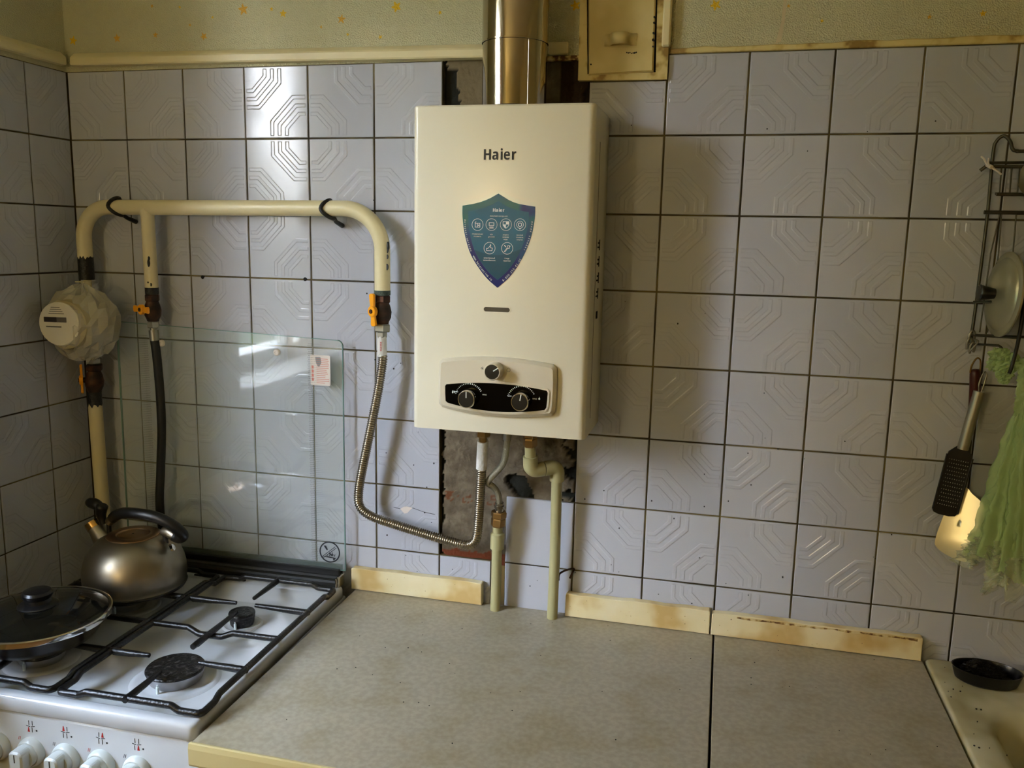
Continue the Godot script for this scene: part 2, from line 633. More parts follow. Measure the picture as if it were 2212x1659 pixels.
	tripl(M.leaves, 0.6)
	M.spot = mat(Color(0.05, 0.045, 0.035), 0.7)

func star_print() -> ImageTexture:
	# the printed strip of wallpaper above the tiles: x from 0 to 2.6 m, 0.325 m high
	var w := 2048
	var h := 256
	var im := Image.create(w, h, false, Image.FORMAT_RGBA8)
	im.fill(Color(0.77, 0.755, 0.615, 0.0))
	# place (m from the left, m above y = 2.0), radius in m, tone
	var yel := Color(0.88, 0.72, 0.05)
	var ora := Color(0.84, 0.64, 0.20)
	var stars := [[0.02, 0.068, 11, yel], [0.135, 0.069, 10, ora], [0.228, 0.133, 5, ora], [0.297, 0.128, 4, yel], [0.233, 0.073, 7, ora], [0.32, 0.09, 4, ora], [0.45, 0.117, 13, ora], [0.376, 0.104, 4, yel], [0.353, 0.066, 9, ora],
		[0.517, 0.115, 5, yel], [0.543, 0.105, 9, yel], [0.676, 0.089, 10, ora], [0.63, 0.075, 4, ora], [0.69, 0.058, 4, yel], [0.762, 0.051, 5, yel], [0.797, 0.108, 12, yel], [0.724, 0.135, 4, yel], [0.89, 0.093, 5, yel],
		[1.166, 0.095, 11, yel], [1.43, 0.085, 11, yel], [1.56, 0.078, 4, ora], [1.70, 0.098, 9, yel], [1.80, 0.05, 5, ora], [1.885, 0.052, 6, yel], [1.62, 0.05, 4, yel], [1.50, 0.115, 5, ora],
		[0.08, 0.16, 11, yel], [0.3, 0.2, 12, ora], [0.55, 0.18, 10, yel], [0.75, 0.22, 12, ora], [1.0, 0.2, 10, yel], [1.3, 0.21, 11, ora], [1.6, 0.17, 12, yel], [1.95, 0.19, 11, ora], [2.2, 0.1, 11, yel], [2.4, 0.2, 11, ora]]
	for s in stars:
		var cx: float = s[0] / 2.6 * w
		var cy: float = h - s[1] / 0.325 * h
		var r: float = s[2] * 0.001 / 2.6 * w
		var turn := float(hash(str(s[0])) % 100) / 100.0
		for y in range(maxi(0, int(cy - r - 1)), mini(h, int(cy + r + 2))):
			for x in range(maxi(0, int(cx - r - 1)), mini(w, int(cx + r + 2))):
				var d := Vector2(x - cx, y - cy)
				var a := fposmod(d.angle() + turn, TAU / 5.0) - TAU / 10.0
				# five points: distance to the star's straight edge
				var edge := r * 0.42 / (cos(absf(a)) * 0.42 + 0.0001) if false else lerpf(r * 0.46, r, pow(absf(a) / (TAU / 10.0), 1.6))
				if d.length() < edge: im.set_pixel(x, y, s[3])
	return ImageTexture.create_from_image(im)

# =====================================================================  the room
func room():
	var W := 3.3
	var D := 3.7
	var H := 2.62
	var s := mb()
	box(s, Vector3(-0.5, -0.12, -0.3), Vector3(W + 0.2, 0, D + 0.2))
	structure(obj("floor", s, M.floor))
	s = mb()
	box(s, Vector3(-0.5, H, -0.3), Vector3(W + 0.2, H + 0.15, D + 0.2))
	structure(obj("ceiling", s, M.ceiling))
	s = mb()
	box(s, Vector3(W, 0, -0.3), Vector3(W + 0.2, H, D + 0.2))
	structure(obj("wall_right", s, M.room_wall))
	s = mb()
	box(s, Vector3(-0.3, 0, D), Vector3(W, H, D + 0.2))
	structure(obj("wall_front", s, M.room_wall))
	# left wall with the window opening
	var z0 := 0.80
	var z1 := 2.02
	var y0 := 1.15
	var y1 := 2.50
	var wl := struct_root("wall_left")
	s = mb()
	box(s, Vector3(-0.5, 0, -0.3), Vector3(-0.0085, H, z0))
	box(s, Vector3(-0.5, 0, z1), Vector3(-0.0085, H, D))
	box(s, Vector3(-0.5, 0, z0), Vector3(-0.0085, y0, z1))
	box(s, Vector3(-0.5, y1, z0), Vector3(-0.0085, H, z1))
	obj("plaster", s, M.reveal, wl)
	s = mb()
	box(s, Vector3(-0.0085, 0, -0.02), Vector3(-0.0028, TY, 0.7213))
	obj("grout", s, M.grout, wl)
	s = mb()
	box(s, Vector3(-0.0085, TY, -0.02), Vector3(-0.002, H, z0))
	box(s, Vector3(-0.0085, 0, 0.7213), Vector3(-0.002, TY, z0))
	box(s, Vector3(-0.0085, 0, z1), Vector3(-0.002, H, D))
	box(s, Vector3(-0.0085, 0, z0), Vector3(-0.002, y0, z1))
	box(s, Vector3(-0.0085, y1, z0), Vector3(-0.002, H, z1))
	obj("wallpaper", s, M.paper, wl)
	# window: frame, mullion, panes
	var win := struct_root("window_1")
	s = mb()
	var fx0 := -0.22
	var fx1 := -0.16
	box(s, Vector3(fx0, y0, z0), Vector3(fx1, y0 + 0.06, z1), 0.004)
	box(s, Vector3(fx0, y1 - 0.06, z0), Vector3(fx1, y1, z1), 0.004)
	box(s, Vector3(fx0, y0 + 0.06, z0), Vector3(fx1, y1 - 0.06, z0 + 0.06), 0.004)
	box(s, Vector3(fx0, y0 + 0.06, z1 - 0.06), Vector3(fx1, y1 - 0.06, z1), 0.004)
	obj("window_frame", s, M.window_frame, win)
	s = mb()
	box(s, Vector3(fx0 + 0.005, y0 + 0.06, 1.455), Vector3(fx1 - 0.005, y1 - 0.06, 1.515), 0.004)
	obj("mullion", s, M.window_frame, win)
	for p in [[z0 + 0.06, 1.455], [1.515, z1 - 0.06]]:
		s = mb()
		box(s, Vector3(-0.194, y0 + 0.06, p[0]), Vector3(-0.190, y1 - 0.06, p[1]))
		obj("pane", s, M.glass, win)
	s = mb()
	box(s, Vector3(-0.16, y0 - 0.03, z0 + 0.001), Vector3(0.05, y0 + 0.002, z1 - 0.001), 0.006)
	obj("window_sill", s, M.cabinet, win)
	# beige curtain drawn over the far half of the window
	var rows := []
	for j in 25:
		var y := lerpf(2.46, 1.19, j / 24.0)
		var row := []
		for i in 61:
			var t := i / 60.0
			row.append(Vector3(-0.09 + 0.022 * sin(t * 40.0 + sin(j * 0.2)) + 0.004 * sin(t * 93.0), y, lerpf(1.45, 2.0, t) + 0.01 * sin(j * 0.3)))
		rows.append(row)
	s = mb()
	grid(s, rows)
	tag(obj("curtain", s, M.curtain), "beige curtain hanging over the half of the window away from the stove", "curtain")
	# warm wall lamp at the far end of the kitchen
	var lp := Vector3(0.15, 1.775, 3.5)
	var lamp := thing("wall_lamp", "warm round glass wall lamp at the far end of the kitchen, behind the viewer", "lamp", lp)
	s = mb()
	lathe(s, [Vector2(0.022, -0.052), Vector2(0.042, -0.042), Vector2(0.054, -0.022), Vector2(0.058, 0.0), Vector2(0.054, 0.022), Vector2(0.042, 0.042), Vector2(0.022, 0.054), Vector2(0.0001, 0.058)], 32, Transform3D(Basis(), lp))
	var gm := mat(Color(0.9, 0.8, 0.6), 0.4)
	gm.emission_enabled = true
	gm.emission = Color(1.0, 0.80, 0.50)
	gm.emission_energy_multiplier = 5.0
	obj("lamp_globe", s, gm, lamp)
	s = mb()
	tube(s, [lp + Vector3(0, -0.05, 0), lp + Vector3(0, -0.12, 0.02), lp + Vector3(0, -0.17, 0.198)], 0.012, 10)
	tube(s, [lp + Vector3(0, -0.17, 0.185), lp + Vector3(0, -0.17, 0.1995)], 0.05, 20)
	obj("lamp_arm", s, M.brass, lamp)
	var ol := OmniLight3D.new()
	ol.name = "lamp_light"
	ol.position = Vector3.ZERO
	ol.light_color = Color(1.0, 0.94, 0.77)
	ol.light_energy = 0.14
	ol.light_size = 0.05
	ol.omni_range = 12.0
	ol.omni_attenuation = 2.0
	ol.shadow_enabled = true
	lamp.add_child(ol)
	# trees outside
	s = mb()
	rows = []
	for j in 15:
		var row := []
		for i in 73:
			var th := PI * j / 14.0 * 0.56
			var z := lerpf(-22.0, 26.0, i / 72.0)
			var r := 3.9 + 1.1 * sin(z * 0.9) + 0.7 * sin(z * 2.3 + j) + 0.3 * sin(z * 5.1 + j * 2.0)
			row.append(Vector3(-15.0 + 2.2 * cos(th) * 1.2, -3.0 + r * sin(th) * 1.80, z))
		rows.append(row)
	grid(s, rows)
	var o := tag(obj("tree_row", s, M.leaves), "row of leafy green trees outside the window", "trees")
	o.set_meta("kind", "stuff")
	# a block of flats across the yard
	var bd := thing("apartment_building", "tan block of flats across the yard outside the window", "building", Vector3(-26, -3, -12))
	s = mb()
	box(s, Vector3(-34, -3, -45), Vector3(-20, 13.5, 15.5))
	obj("wall", s, mat(Color(0.80, 0.66, 0.45), 0.9), bd)
	s = mb()
	for fl in 5:
		for k in 18:
			box(s, Vector3(-20.02, -1.6 + fl * 2.9, -42.5 + k * 3.2), Vector3(-19.96, 0.1 + fl * 2.9, -40.9 + k * 3.2))
	var bw := obj("windows", s, mat(Color(0.12, 0.13, 0.14), 0.1), bd)
	bw.set_meta("kind", "stuff")
	s = mb()
	box(s, Vector3(-40, -3.2, -40), Vector3(-0.6, -3.0, 40))
	o = obj("ground", s, mat(Color(0.30, 0.33, 0.22), 0.9))
	structure(o)

# ---- tiles
var tile_cache := {}
func tile_mesh(u0: float, u1: float, v0: float, v1: float) -> ArrayMesh:
	var key := "%.3f %.3f %.3f %.3f" % [u0, u1, v0, v1]
	if tile_cache.has(key): return tile_cache[key]
	var gap := 0.0016
	var lo := Vector2(u0 * TP + gap, -v1 * TP + gap)
	var hi := Vector2(u1 * TP - gap, -v0 * TP - gap)
	var mid := (lo + hi) / 2
	var b := 0.0016
	var st := SurfaceTool.new()
	st.begin(Mesh.PRIMITIVE_TRIANGLES)
	var xs := [lo.x, lo.x + b, hi.x - b, hi.x]
	var ys := [lo.y, lo.y + b, hi.y - b, hi.y]
	var add := func(i, j, back := false):
		var p := Vector2(xs[i], ys[j])
		var e := Vector2(-1 if i == 0 else 1 if i == 3 else 0, -1 if j == 0 else 1 if j == 3 else 0)
		var n := Vector3(e.x, e.y, 0.35 if e != Vector2.ZERO else 1.0).normalized()
		st.set_normal(n if not back else Vector3(e.x, e.y, 0).normalized())
		st.set_uv(Vector2(p.x / TP, -p.y / TP))
		st.add_vertex(Vector3(p.x - mid.x, p.y - mid.y, -0.008 if back else (-b * 0.8 if e != Vector2.ZERO else 0.0)))
	for i in 3:
		for j in 3:
			for q in [[0, 0], [0, 1], [1, 1], [0, 0], [1, 1], [1, 0]]:
				add.call(i + q[0], j + q[1])
	var loop := [[0, 0], [0, 3], [3, 3], [3, 0]]
	for k in 4:
		var a = loop[k]
		var c = loop[(k + 1) % 4]
		for q in [[a, false], [a, true], [c, true], [a, false], [c, true], [c, false]]:
			add.call(q[0][0], q[0][1], q[1])
	var m := st.commit()
	m.set_meta("mid", mid)
	tile_cache[key] = m
	return m

func lay_tile(wall: Node3D, x0: float, ytop: float, u0: float, u1: float, v0: float, v1: float, kind: int, plain := false, turn := false, tilt := Vector2.ZERO):
	# x0, ytop: corner of the whole tile on its wall; u and v: the part of it that is left
	var m := tile_mesh(u0, u1, v0, v1)
	var mid: Vector2 = m.get_meta("mid")
	var o := MeshInstance3D.new()
	o.name = "tile"
	o.mesh = m
	o.material_override = M.tile_plain if plain else M["tile%d%d" % [kind, rng.randi() % 3]]
	wall.add_child(o, true)
	var t := Vector2(rng.randfn(0, 0.004), rng.randfn(0, 0.004)) + tilt
	if turn:
		# on the left wall: the tile's x runs along -z
		o.transform = Transform3D(Basis.from_euler(Vector3(t.x, PI / 2 + t.y, 0)), Vector3(0, ytop + mid.y, -x0 - mid.x))
	else:
		o.transform = Transform3D(Basis.from_euler(Vector3(t.x, t.y, 0)), Vector3(x0 + mid.x, ytop + mid.y, rng.randfn(0, 0.0002)))

var wall_b: Node3D
func tiled_wall():
	var w := struct_root("wall_back")
	wall_b = w
	var s := mb()
	box(s, Vector3(-0.3, 0, -0.3), Vector3(3.3, 2.62, -0.03))
	obj("plaster", s, M.plaster, w)
	var cl := TX + 5 * TP
	var cr := TX + 7 * TP
	s = mb()
	box(s, Vector3(-0.01, 0, -0.03), Vector3(cl - 0.001, TY, -0.0028))
	box(s, Vector3(cr + 0.001, 0, -0.03), Vector3(3.3, TY, -0.0028))
	box(s, Vector3(cl, 0, -0.03), Vector3(1.02, 0.95, -0.0028))
	box(s, Vector3(1.0486, 0, -0.03), Vector3(cr, 1.098, -0.0028))
	obj("grout", s, M.grout, w)
	for c in range(0, 14):
		for r in range(0, 9):
			var x0 := TX + (c - 1) * TP
			var y := TY - r * TP
			var kind: int = (c + r + 1) % 2
			var u0 := 0.0
			var u1 := 1.0
			var v0 := 0.0
			if c == 0: u0 = 1.0 - TX / TP
			if c == 6:
				if r < 7: continue
				u1 = 0.80
			if c == 7 and r < 6: continue
			if c == 8 and r == 0: v0 = 0.315
			if r == 8 and c > 4 and c < 13: continue
			var tilt := Vector2.ZERO
			if c == 4 and r == 0: tilt = Vector2(-0.006, 0.0)
			if c == 5 and r == 0: tilt = Vector2(-0.004, 0.0)
			lay_tile(w, x0, y, u0, u1, v0, 1.0, kind, (c == 7 and r >= 6), false, tilt)
	# wallpaper above the tiles: the printed strip, then plain
	s = SurfaceTool.new()
	s.begin(Mesh.PRIMITIVE_TRIANGLES)
	var pl := func(x0, x1):
		var ps := [Vector3(x0, TY, -0.003), Vector3(x0, TY + 0.325, -0.003), Vector3(x1, TY + 0.325, -0.003), Vector3(x1, TY, -0.003)]
		for k in [0, 1, 2, 0, 2, 3]:
			s.set_normal(Vector3(0, 0, 1))
			s.set_uv(Vector2(ps[k].x, -ps[k].y) * 7.0)
			s.set_uv2(Vector2(ps[k].x / 2.6, 1.0 - (ps[k].y - TY) / 0.325))
			s.add_vertex(ps[k])
	pl.call(-0.002, 1.185)
	pl.call(1.335, 2.6)
	var wp := obj("wallpaper", s, M.paper_print, w, false)
	s = mb()
	box(s, Vector3(-0.01, TY + 0.004, -0.03), Vector3(1.19, TY + 0.325, -0.0031))
	box(s, Vector3(1.33, TY + 0.004, -0.03), Vector3(3.3, TY + 0.325, -0.0031))
	box(s, Vector3(1.19, 2.12, -0.03), Vector3(1.33, TY + 0.325, -0.0031))
	box(s, Vector3(-0.01, TY + 0.325, -0.03), Vector3(3.3, 2.62, -0.003))
	obj("wallpaper", s, M.paper, w)
	# torn seam of the paper on the right
	s = mb()
	prism(s, PackedVector2Array([Vector2(1.542, 2.012), Vector2(1.552, 2.016), Vector2(1.556, 2.05), Vector2(1.558, 2.12), Vector2(1.552, 2.12), Vector2(1.55, 2.05)]), -0.003, -0.0022)
	obj("torn_seam", s, M.plaster, w)
	# drill holes and a chip in the glaze
	for p in [[0.329, 1.5475], [0.584, 1.551]]:
		s = mb()
		prism(s, circle(Vector2(p[0], p[1]), 0.0042, 12), -0.006, 0.0005)
		obj("drill_hole", s, M.dark_gap, w)
	s = mb()
	prism(s, PackedVector2Array([Vector2(0.806, 1.048), Vector2(0.815, 1.054), Vector2(0.822, 1.055), Vector2(0.835, 1.053), Vector2(0.828, 1.046), Vector2(0.823, 1.040), Vector2(0.816, 1.038)]), -0.001, 0.0006)
	obj("chipped_glaze", s, M.paper_white, w)
	s = mb()
	for seg in [[0.835, 1.053, 0.862, 1.046], [0.862, 1.046, 0.888, 1.043], [0.806, 1.048, 0.79, 1.05]]:
		tube(s, [Vector3(seg[0], seg[1], 0.0), Vector3(seg[2], seg[3], 0.0)], 0.0006, 4)
	obj("crack", s, M.spot, w)
	# specks of dirt
	s = mb()
	for k in 90:
		var x := rng.randf_range(0.72, 1.85)
		var y := rng.randf_range(0.86, 1.25) if k % 3 else rng.randf_range(1.25, 1.9)
		if x > 0.89 and x < 1.2 and y > 0.95: continue
		var r := rng.randf_range(0.0007, 0.0017)
		prism(s, circle(Vector2(x, y), r, 6, r * rng.randf_range(0.6, 1.4)), -0.001, 0.0008)
	var sp := obj("dirt_specks", s, M.spot, w)
	sp.set_meta("kind", "stuff")

func left_wall_tiles():
	var w: Node3D = get_node("wall_left")
	for c in 5:
		for r in 9:
			# joints at z = 0.1213, 0.2713, ...; a tile's left edge is the one further from the corner
			var z := 0.1213 + c * TP
			var u1 := 1.0 if c > 0 else 0.1213 / TP
			lay_tile(w, -z, TY - r * TP, 0.0, u1, 0.0, 1.0, (c + r) % 2, false, true)

func mortar():
	# where two columns of tiles are missing: rough mortar, hollow along its edges
	var x0 := TX + 5 * TP
	var x1 := TX + 7 * TP
	var n := FastNoiseLite.new()
	n.seed = 5
	n.frequency = 26.0
	n.fractal_octaves = 4
	var f := FastNoiseLite.new()
	f.seed = 9
	f.frequency = 90.0
	var st := SurfaceTool.new()
	st.begin(Mesh.PRIMITIVE_TRIANGLES)
	st.set_smooth_group(0)
	var nx := 75
	var ny := 272
	var pts := []
	var cols := []
	for j in ny + 1:
		var row := []
		var crow := []
		for i in nx + 1:
			var x := lerpf(x0, x1, float(i) / nx)
			var y := lerpf(0.94, 2.03, float(j) / ny)
			var a := n.get_noise_2d(x, y)
			var b := f.get_noise_2d(x, y)
			var edge := minf(x - x0, x1 - x)
			var z := -0.007 + a * 0.0028 + b * 0.0006
			var c := Color(0.34, 0.30, 0.24).lerp(Color(0.45, 0.405, 0.33), clampf(a + 0.5 + b * 0.3, 0, 1))
			# hollow edge on the left, wider hollows on the right, a hole where the slab has broken out
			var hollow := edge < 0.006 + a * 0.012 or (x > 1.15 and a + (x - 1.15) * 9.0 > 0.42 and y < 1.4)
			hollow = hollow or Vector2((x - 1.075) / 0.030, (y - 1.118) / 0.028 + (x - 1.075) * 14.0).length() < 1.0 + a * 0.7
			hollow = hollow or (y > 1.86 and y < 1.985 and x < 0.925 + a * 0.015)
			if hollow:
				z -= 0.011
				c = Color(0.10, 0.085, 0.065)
			elif y < 0.966 + a * 0.01: c = Color(0.42, 0.20, 0.10)
			elif y < 1.10 and y > 1.075 and x < 1.04 and a + b > 0.25: c = Color(0.40, 0.24, 0.13)
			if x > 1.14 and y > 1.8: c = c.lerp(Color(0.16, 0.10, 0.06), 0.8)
			if x < 0.98 and y > 1.8 and not hollow: c = Color(0.45, 0.40, 0.30)
			row.append(Vector3(x, y, z))
			crow.append(c.srgb_to_linear())
		pts.append(row)
		cols.append(crow)
	for j in ny:
		for i in nx:
			if pts[j][i].x > 1.047 and pts[j + 1][i].y < 1.096: continue
			for q in [[0, 0], [1, 0], [1, 1], [0, 0], [1, 1], [0, 1]]:
				st.set_color(cols[j + q[0]][i + q[1]])
				st.add_vertex(pts[j + q[0]][i + q[1]])
	var o := obj("exposed_mortar", st, M.mortar, wall_b)
	o.set_meta("label", "rough grey exposed mortar patch")

func trims():
	# painted batten over the tiles, left part of the back wall, and on along the left wall
	var s := mb()
	var prof := PackedVector2Array([Vector2(-0.002, 2.0015), Vector2(0.011, 2.003), Vector2(0.013, 2.006), Vector2(0.013, 2.018), Vector2(0.010, 2.022), Vector2(-0.002, 2.031)])
	# profile in (z, y), swept along x
	var xf := Transform3D(Basis(Vector3(0, 0, 1), Vector3(0, 1, 0), Vector3(-1, 0, 0)), Vector3(0.979, 0, 0))
	var slope := Transform3D(Basis.from_euler(Vector3(0, 0, -0.011)), Vector3(0, 0.009, 0))
	prism(s, prof, 0.0, 0.979, 0.0, slope * xf)
	structure(obj("trim_1", s, M.cream))
	s = mb()
	var xf2 := Transform3D(Basis(Vector3(1, 0, 0), Vector3(0, 1, 0), Vector3(0, 0, 1)), Vector3(0, 0.009, 0.013))
	prism(s, prof, 0.0, 0.84, 0.0, xf2)
	structure(obj("trim_2", s, M.cream))
	# ragged edge of old paint over the right tiles
	s = mb()
	var rag := PackedVector2Array()
	rag.append(Vector2(1.352, 1.9995))
	rag.append(Vector2(2.6, 2.0005))
	for i in 40:
		var x := lerpf(2.6, 1.352, i / 39.0)
		rag.append(Vector2(x, 2.009 + rng.randf_range(-0.001, 0.0022) + (x - 1.35) * 0.006))
	prism(s, rag, -0.004, 0.0035, 0.0015)
	structure(obj("trim_3", s, M.cream_old))
	# short stub of batten right of the flue
	s = mb()
	box(s, Vector3(1.118, 2.003, -0.008), Vector3(1.157, 2.026, 0.012), 0.002)
	structure(obj("trim_4", s, M.cream))
	# brown ledge strip under it
	s = mb()
	box(s, Vector3(1.06, 1.993, -0.01), Vector3(1.185, 2.002, 0.002), 0.001)
	structure(obj("trim_5", s, M.board_edge))

# =====================================================================  on the wall
func vent_hatch():
	var t := thing("vent_hatch", "cream painted metal hatch with a strap handle in the wall right of the flue", "hatch", Vector3(1.26, 1.957, 0))
	var s := mb()
	# frame: lumpy painted surround
	var o := PackedVector2Array([Vector2(1.178, 1.954), Vector2(1.349, 1.952), Vector2(1.347, 2.30), Vector2(1.176, 2.30)])
	var i := PackedVector2Array([Vector2(1.196, 1.9655), Vector2(1.327, 1.9655), Vector2(1.323, 2.125), Vector2(1.189, 2.125)])
	ring(s, o, i, -0.006, 0.008)
	box(s, Vector3(1.176, 2.13, -0.006), Vector3(1.347, 2.30, 0.004))
	obj("frame", s, M.cream_old, t)
	s = mb()
	box(s, Vector3(1.336, 2.01, -0.004), Vector3(1.352, 2.30, 0.016), 0.003)
	obj("frame_batten", s, M.cream, t)
	s = mb()
	prism(s, PackedVector2Array([Vector2(1.186, 1.957), Vector2(1.335, 1.957), Vector2(1.335, 2.13), Vector2(1.183, 2.13)]), -0.006, 0.001)
	obj("gap", s, M.dark_gap, t)
	s = mb()
	prism(s, PackedVector2Array([Vector2(1.199, 1.9625), Vector2(1.3225, 1.9665), Vector2(1.3205, 2.122), Vector2(1.1925, 2.122)]), 0.0, 0.012, 0.0025)
	var door := obj("door", s, M.hatch, t)
	# strap handle: two feet and a bowed strip
	s = mb()
	var rows := []
	for q in [[0.0, -0.0125], [0.0, 0.0125]]:
		pass
	var bow := [[1.228, 0.0125], [1.238, 0.013], [1.2405, 0.020], [1.246, 0.030], [1.258, 0.034], [1.270, 0.030], [1.2755, 0.020], [1.278, 0.013], [1.289, 0.0125]]
	var top := []
	var bot := []
	var topb := []
	var botb := []
	for b in bow:
		top.append(Vector3(b[0], 2.036, b[1] + 0.001))
		bot.append(Vector3(b[0], 2.014, b[1] + 0.001))
		topb.append(Vector3(b[0], 2.036, b[1] - 0.001))
		botb.append(Vector3(b[0], 2.014, b[1] - 0.001))
	grid(s, [top, bot, botb, topb, top], false, 2)
	obj("handle", s, M.hatch, door)
	s = mb()
	for k in 7:
		var c := Vector2(1.271 + k * 0.003, 2.001 + rng.randf_range(-0.001, 0.001))
		prism(s, circle(c, rng.randf_range(0.0012, 0.0022), 7), 0.011, 0.0124)
	prism(s, circle(Vector2(1.203, 1.982), 0.0017, 8), 0.011, 0.0124)
	for k in 5:
		prism(s, circle(Vector2(1.32, 2.01 + k * 0.014 + rng.randf_range(-0.003, 0.003)), rng.randf_range(0.0015, 0.003), 6), 0.0, 0.0128)
	stuff(obj("chipped_paint", s, M.spot, door))

func flue():
	var c := Vector3(1.0735, 1.885, 0.098)
	var t := thing("flue_pipe", "polished steel flue pipe rising from the top of the water heater", "flue", c)
	var s := mb()
	lathe(s, [Vector2(0.0595, 0.0), Vector2(0.0605, 0.001), Vector2(0.0605, 0.122), Vector2(0.0585, 0.122)], 64, Transform3D(Basis(), c))
	obj("lower_section", s, M.steel, t)
	s = mb()
	lathe(s, [Vector2(0.0618, 0.1185), Vector2(0.0622, 0.119), Vector2(0.0622, 0.1215), Vector2(0.0616, 0.1218)], 64, Transform3D(Basis(), c))
	lathe(s, [Vector2(0.0616, 0.1218), Vector2(0.0616, 0.735)], 64, Transform3D(Basis(), c))
	obj("upper_section", s, M.steel, t)
	s = mb()
	var a := deg_to_rad(38.0)
	tube(s, [c + Vector3(sin(a) * 0.0605, 0.002, cos(a) * 0.0605), c + Vector3(sin(a) * 0.0605, 0.12, cos(a) * 0.0605)], 0.0009, 6)
	obj("seam", s, M.steel, t)
	s = mb()
	lathe(s, [Vector2(0.058, -0.008), Vector2(0.064, -0.006), Vector2(0.064, 0.004), Vector2(0.060, 0.005)], 48, Transform3D(Basis(), c))
	obj("collar", s, M.black, t)

func water_heater():
	var X0 := 0.9025
	var X1 := 1.2425
	var Y0 := 1.2805
	var Y1 := 1.8855
	var Z1 := 0.18
	var t := thing("water_heater", "white gas water heater with a blue shield sticker and a silver control panel", "water heater", Vector3(1.0725, Y0, 0))
	# case: rounded upright edges, swept upwards
	var prof := PackedVector2Array()   # x and z
	prof.append(Vector2(X0 + 0.004, 0.004))
	prof.append(Vector2(X1, 0.004))
	prof.append(Vector2(X1, 0.052))
	for k in 9:
		var a := PI / 2 * k / 8.0
		prof.append(Vector2(X1 - 0.013 + 0.013 * cos(a), Z1 - 0.013 + 0.013 * sin(a)))
	for k in 9:
		var a := PI / 2 + PI / 2 * k / 8.0
		prof.append(Vector2(X0 + 0.011 + 0.011 * cos(a), Z1 - 0.011 + 0.011 * sin(a)))
	prof.append(Vector2(X0, 0.052))
	var s := mb()
	# local x -> x, local y -> z, local z -> y (mirrored, faces turn by themselves)
	var xf := Transform3D(Basis(Vector3(1, 0, 0), Vector3(0, 0, 1), Vector3(0, 1, 0)), Vector3.ZERO)
	prism(s, prof, Y0, Y1, 0.003, xf, true)
	obj("case", s, M.heater, t)
	# seam between the back tray and the front cover
	s = mb()
	box(s, Vector3(X1 - 0.002, Y0 + 0.03, 0.119), Vector3(X1 + 0.0006, Y1 - 0.06, 0.1205))
	obj("cover_seam", s, M.print_grey, t)
	# louvres on the right side
	for y in [1.640, 1.609, 1.578, 1.548]:
		s = mb()
		box(s, Vector3(X1 - 0.001, y - 0.010, 0.080), Vector3(X1 + 0.0012, y + 0.010, 0.083))
		box(s, Vector3(X1 - 0.001, y - 0.006, 0.090), Vector3(X1 + 0.0012, y - 0.003, 0.104))
		box(s, Vector3(X1 - 0.001, y + 0.002, 0.090), Vector3(X1 + 0.0012, y + 0.005, 0.098))
		obj("louvre", s, M.dark_gap, t)
	s = mb()
	for k in 3: box(s, Vector3(X1 - 0.001, 1.500, 0.078 + k * 0.006), Vector3(X1 + 0.0012, 1.514, 0.081 + k * 0.006))
	obj("louvre", s, M.dark_gap, t)
	# the name on the front
	s = SurfaceTool.new()
	letters(s, "Haier", 0.0188, Transform3D(Basis().scaled(Vector3(0.92, 1, 1)), Vector3(1.0690, 1.7975, Z1 + 0.0004)), true)
	obj("lettering", s, M.print_black, t, false)
	# viewing slot
	s = mb()
	ring(s, rrect(Vector2(1.0422, 1.5112), Vector2(1.0962, 1.5232), 0.0058), rrect(Vector2(1.0440, 1.5130), Vector2(1.0944, 1.5214), 0.0041), Z1 - 0.002, Z1 + 0.0010)
	var slot := obj("viewing_slot", s, M.heater, t)
	s = mb()
	prism(s, rrect(Vector2(1.0435, 1.5125), Vector2(1.0949, 1.5219), 0.0045), Z1 - 0.001, Z1 + 0.0002)
	obj("mesh_screen", s, bumpy(mat(Color(0.36, 0.33, 0.27), 0.4, 0.6), 0.08, 8.0, 20.0, 77), slot)
	shield(t, Z1)
	control_panel(t, Z1)

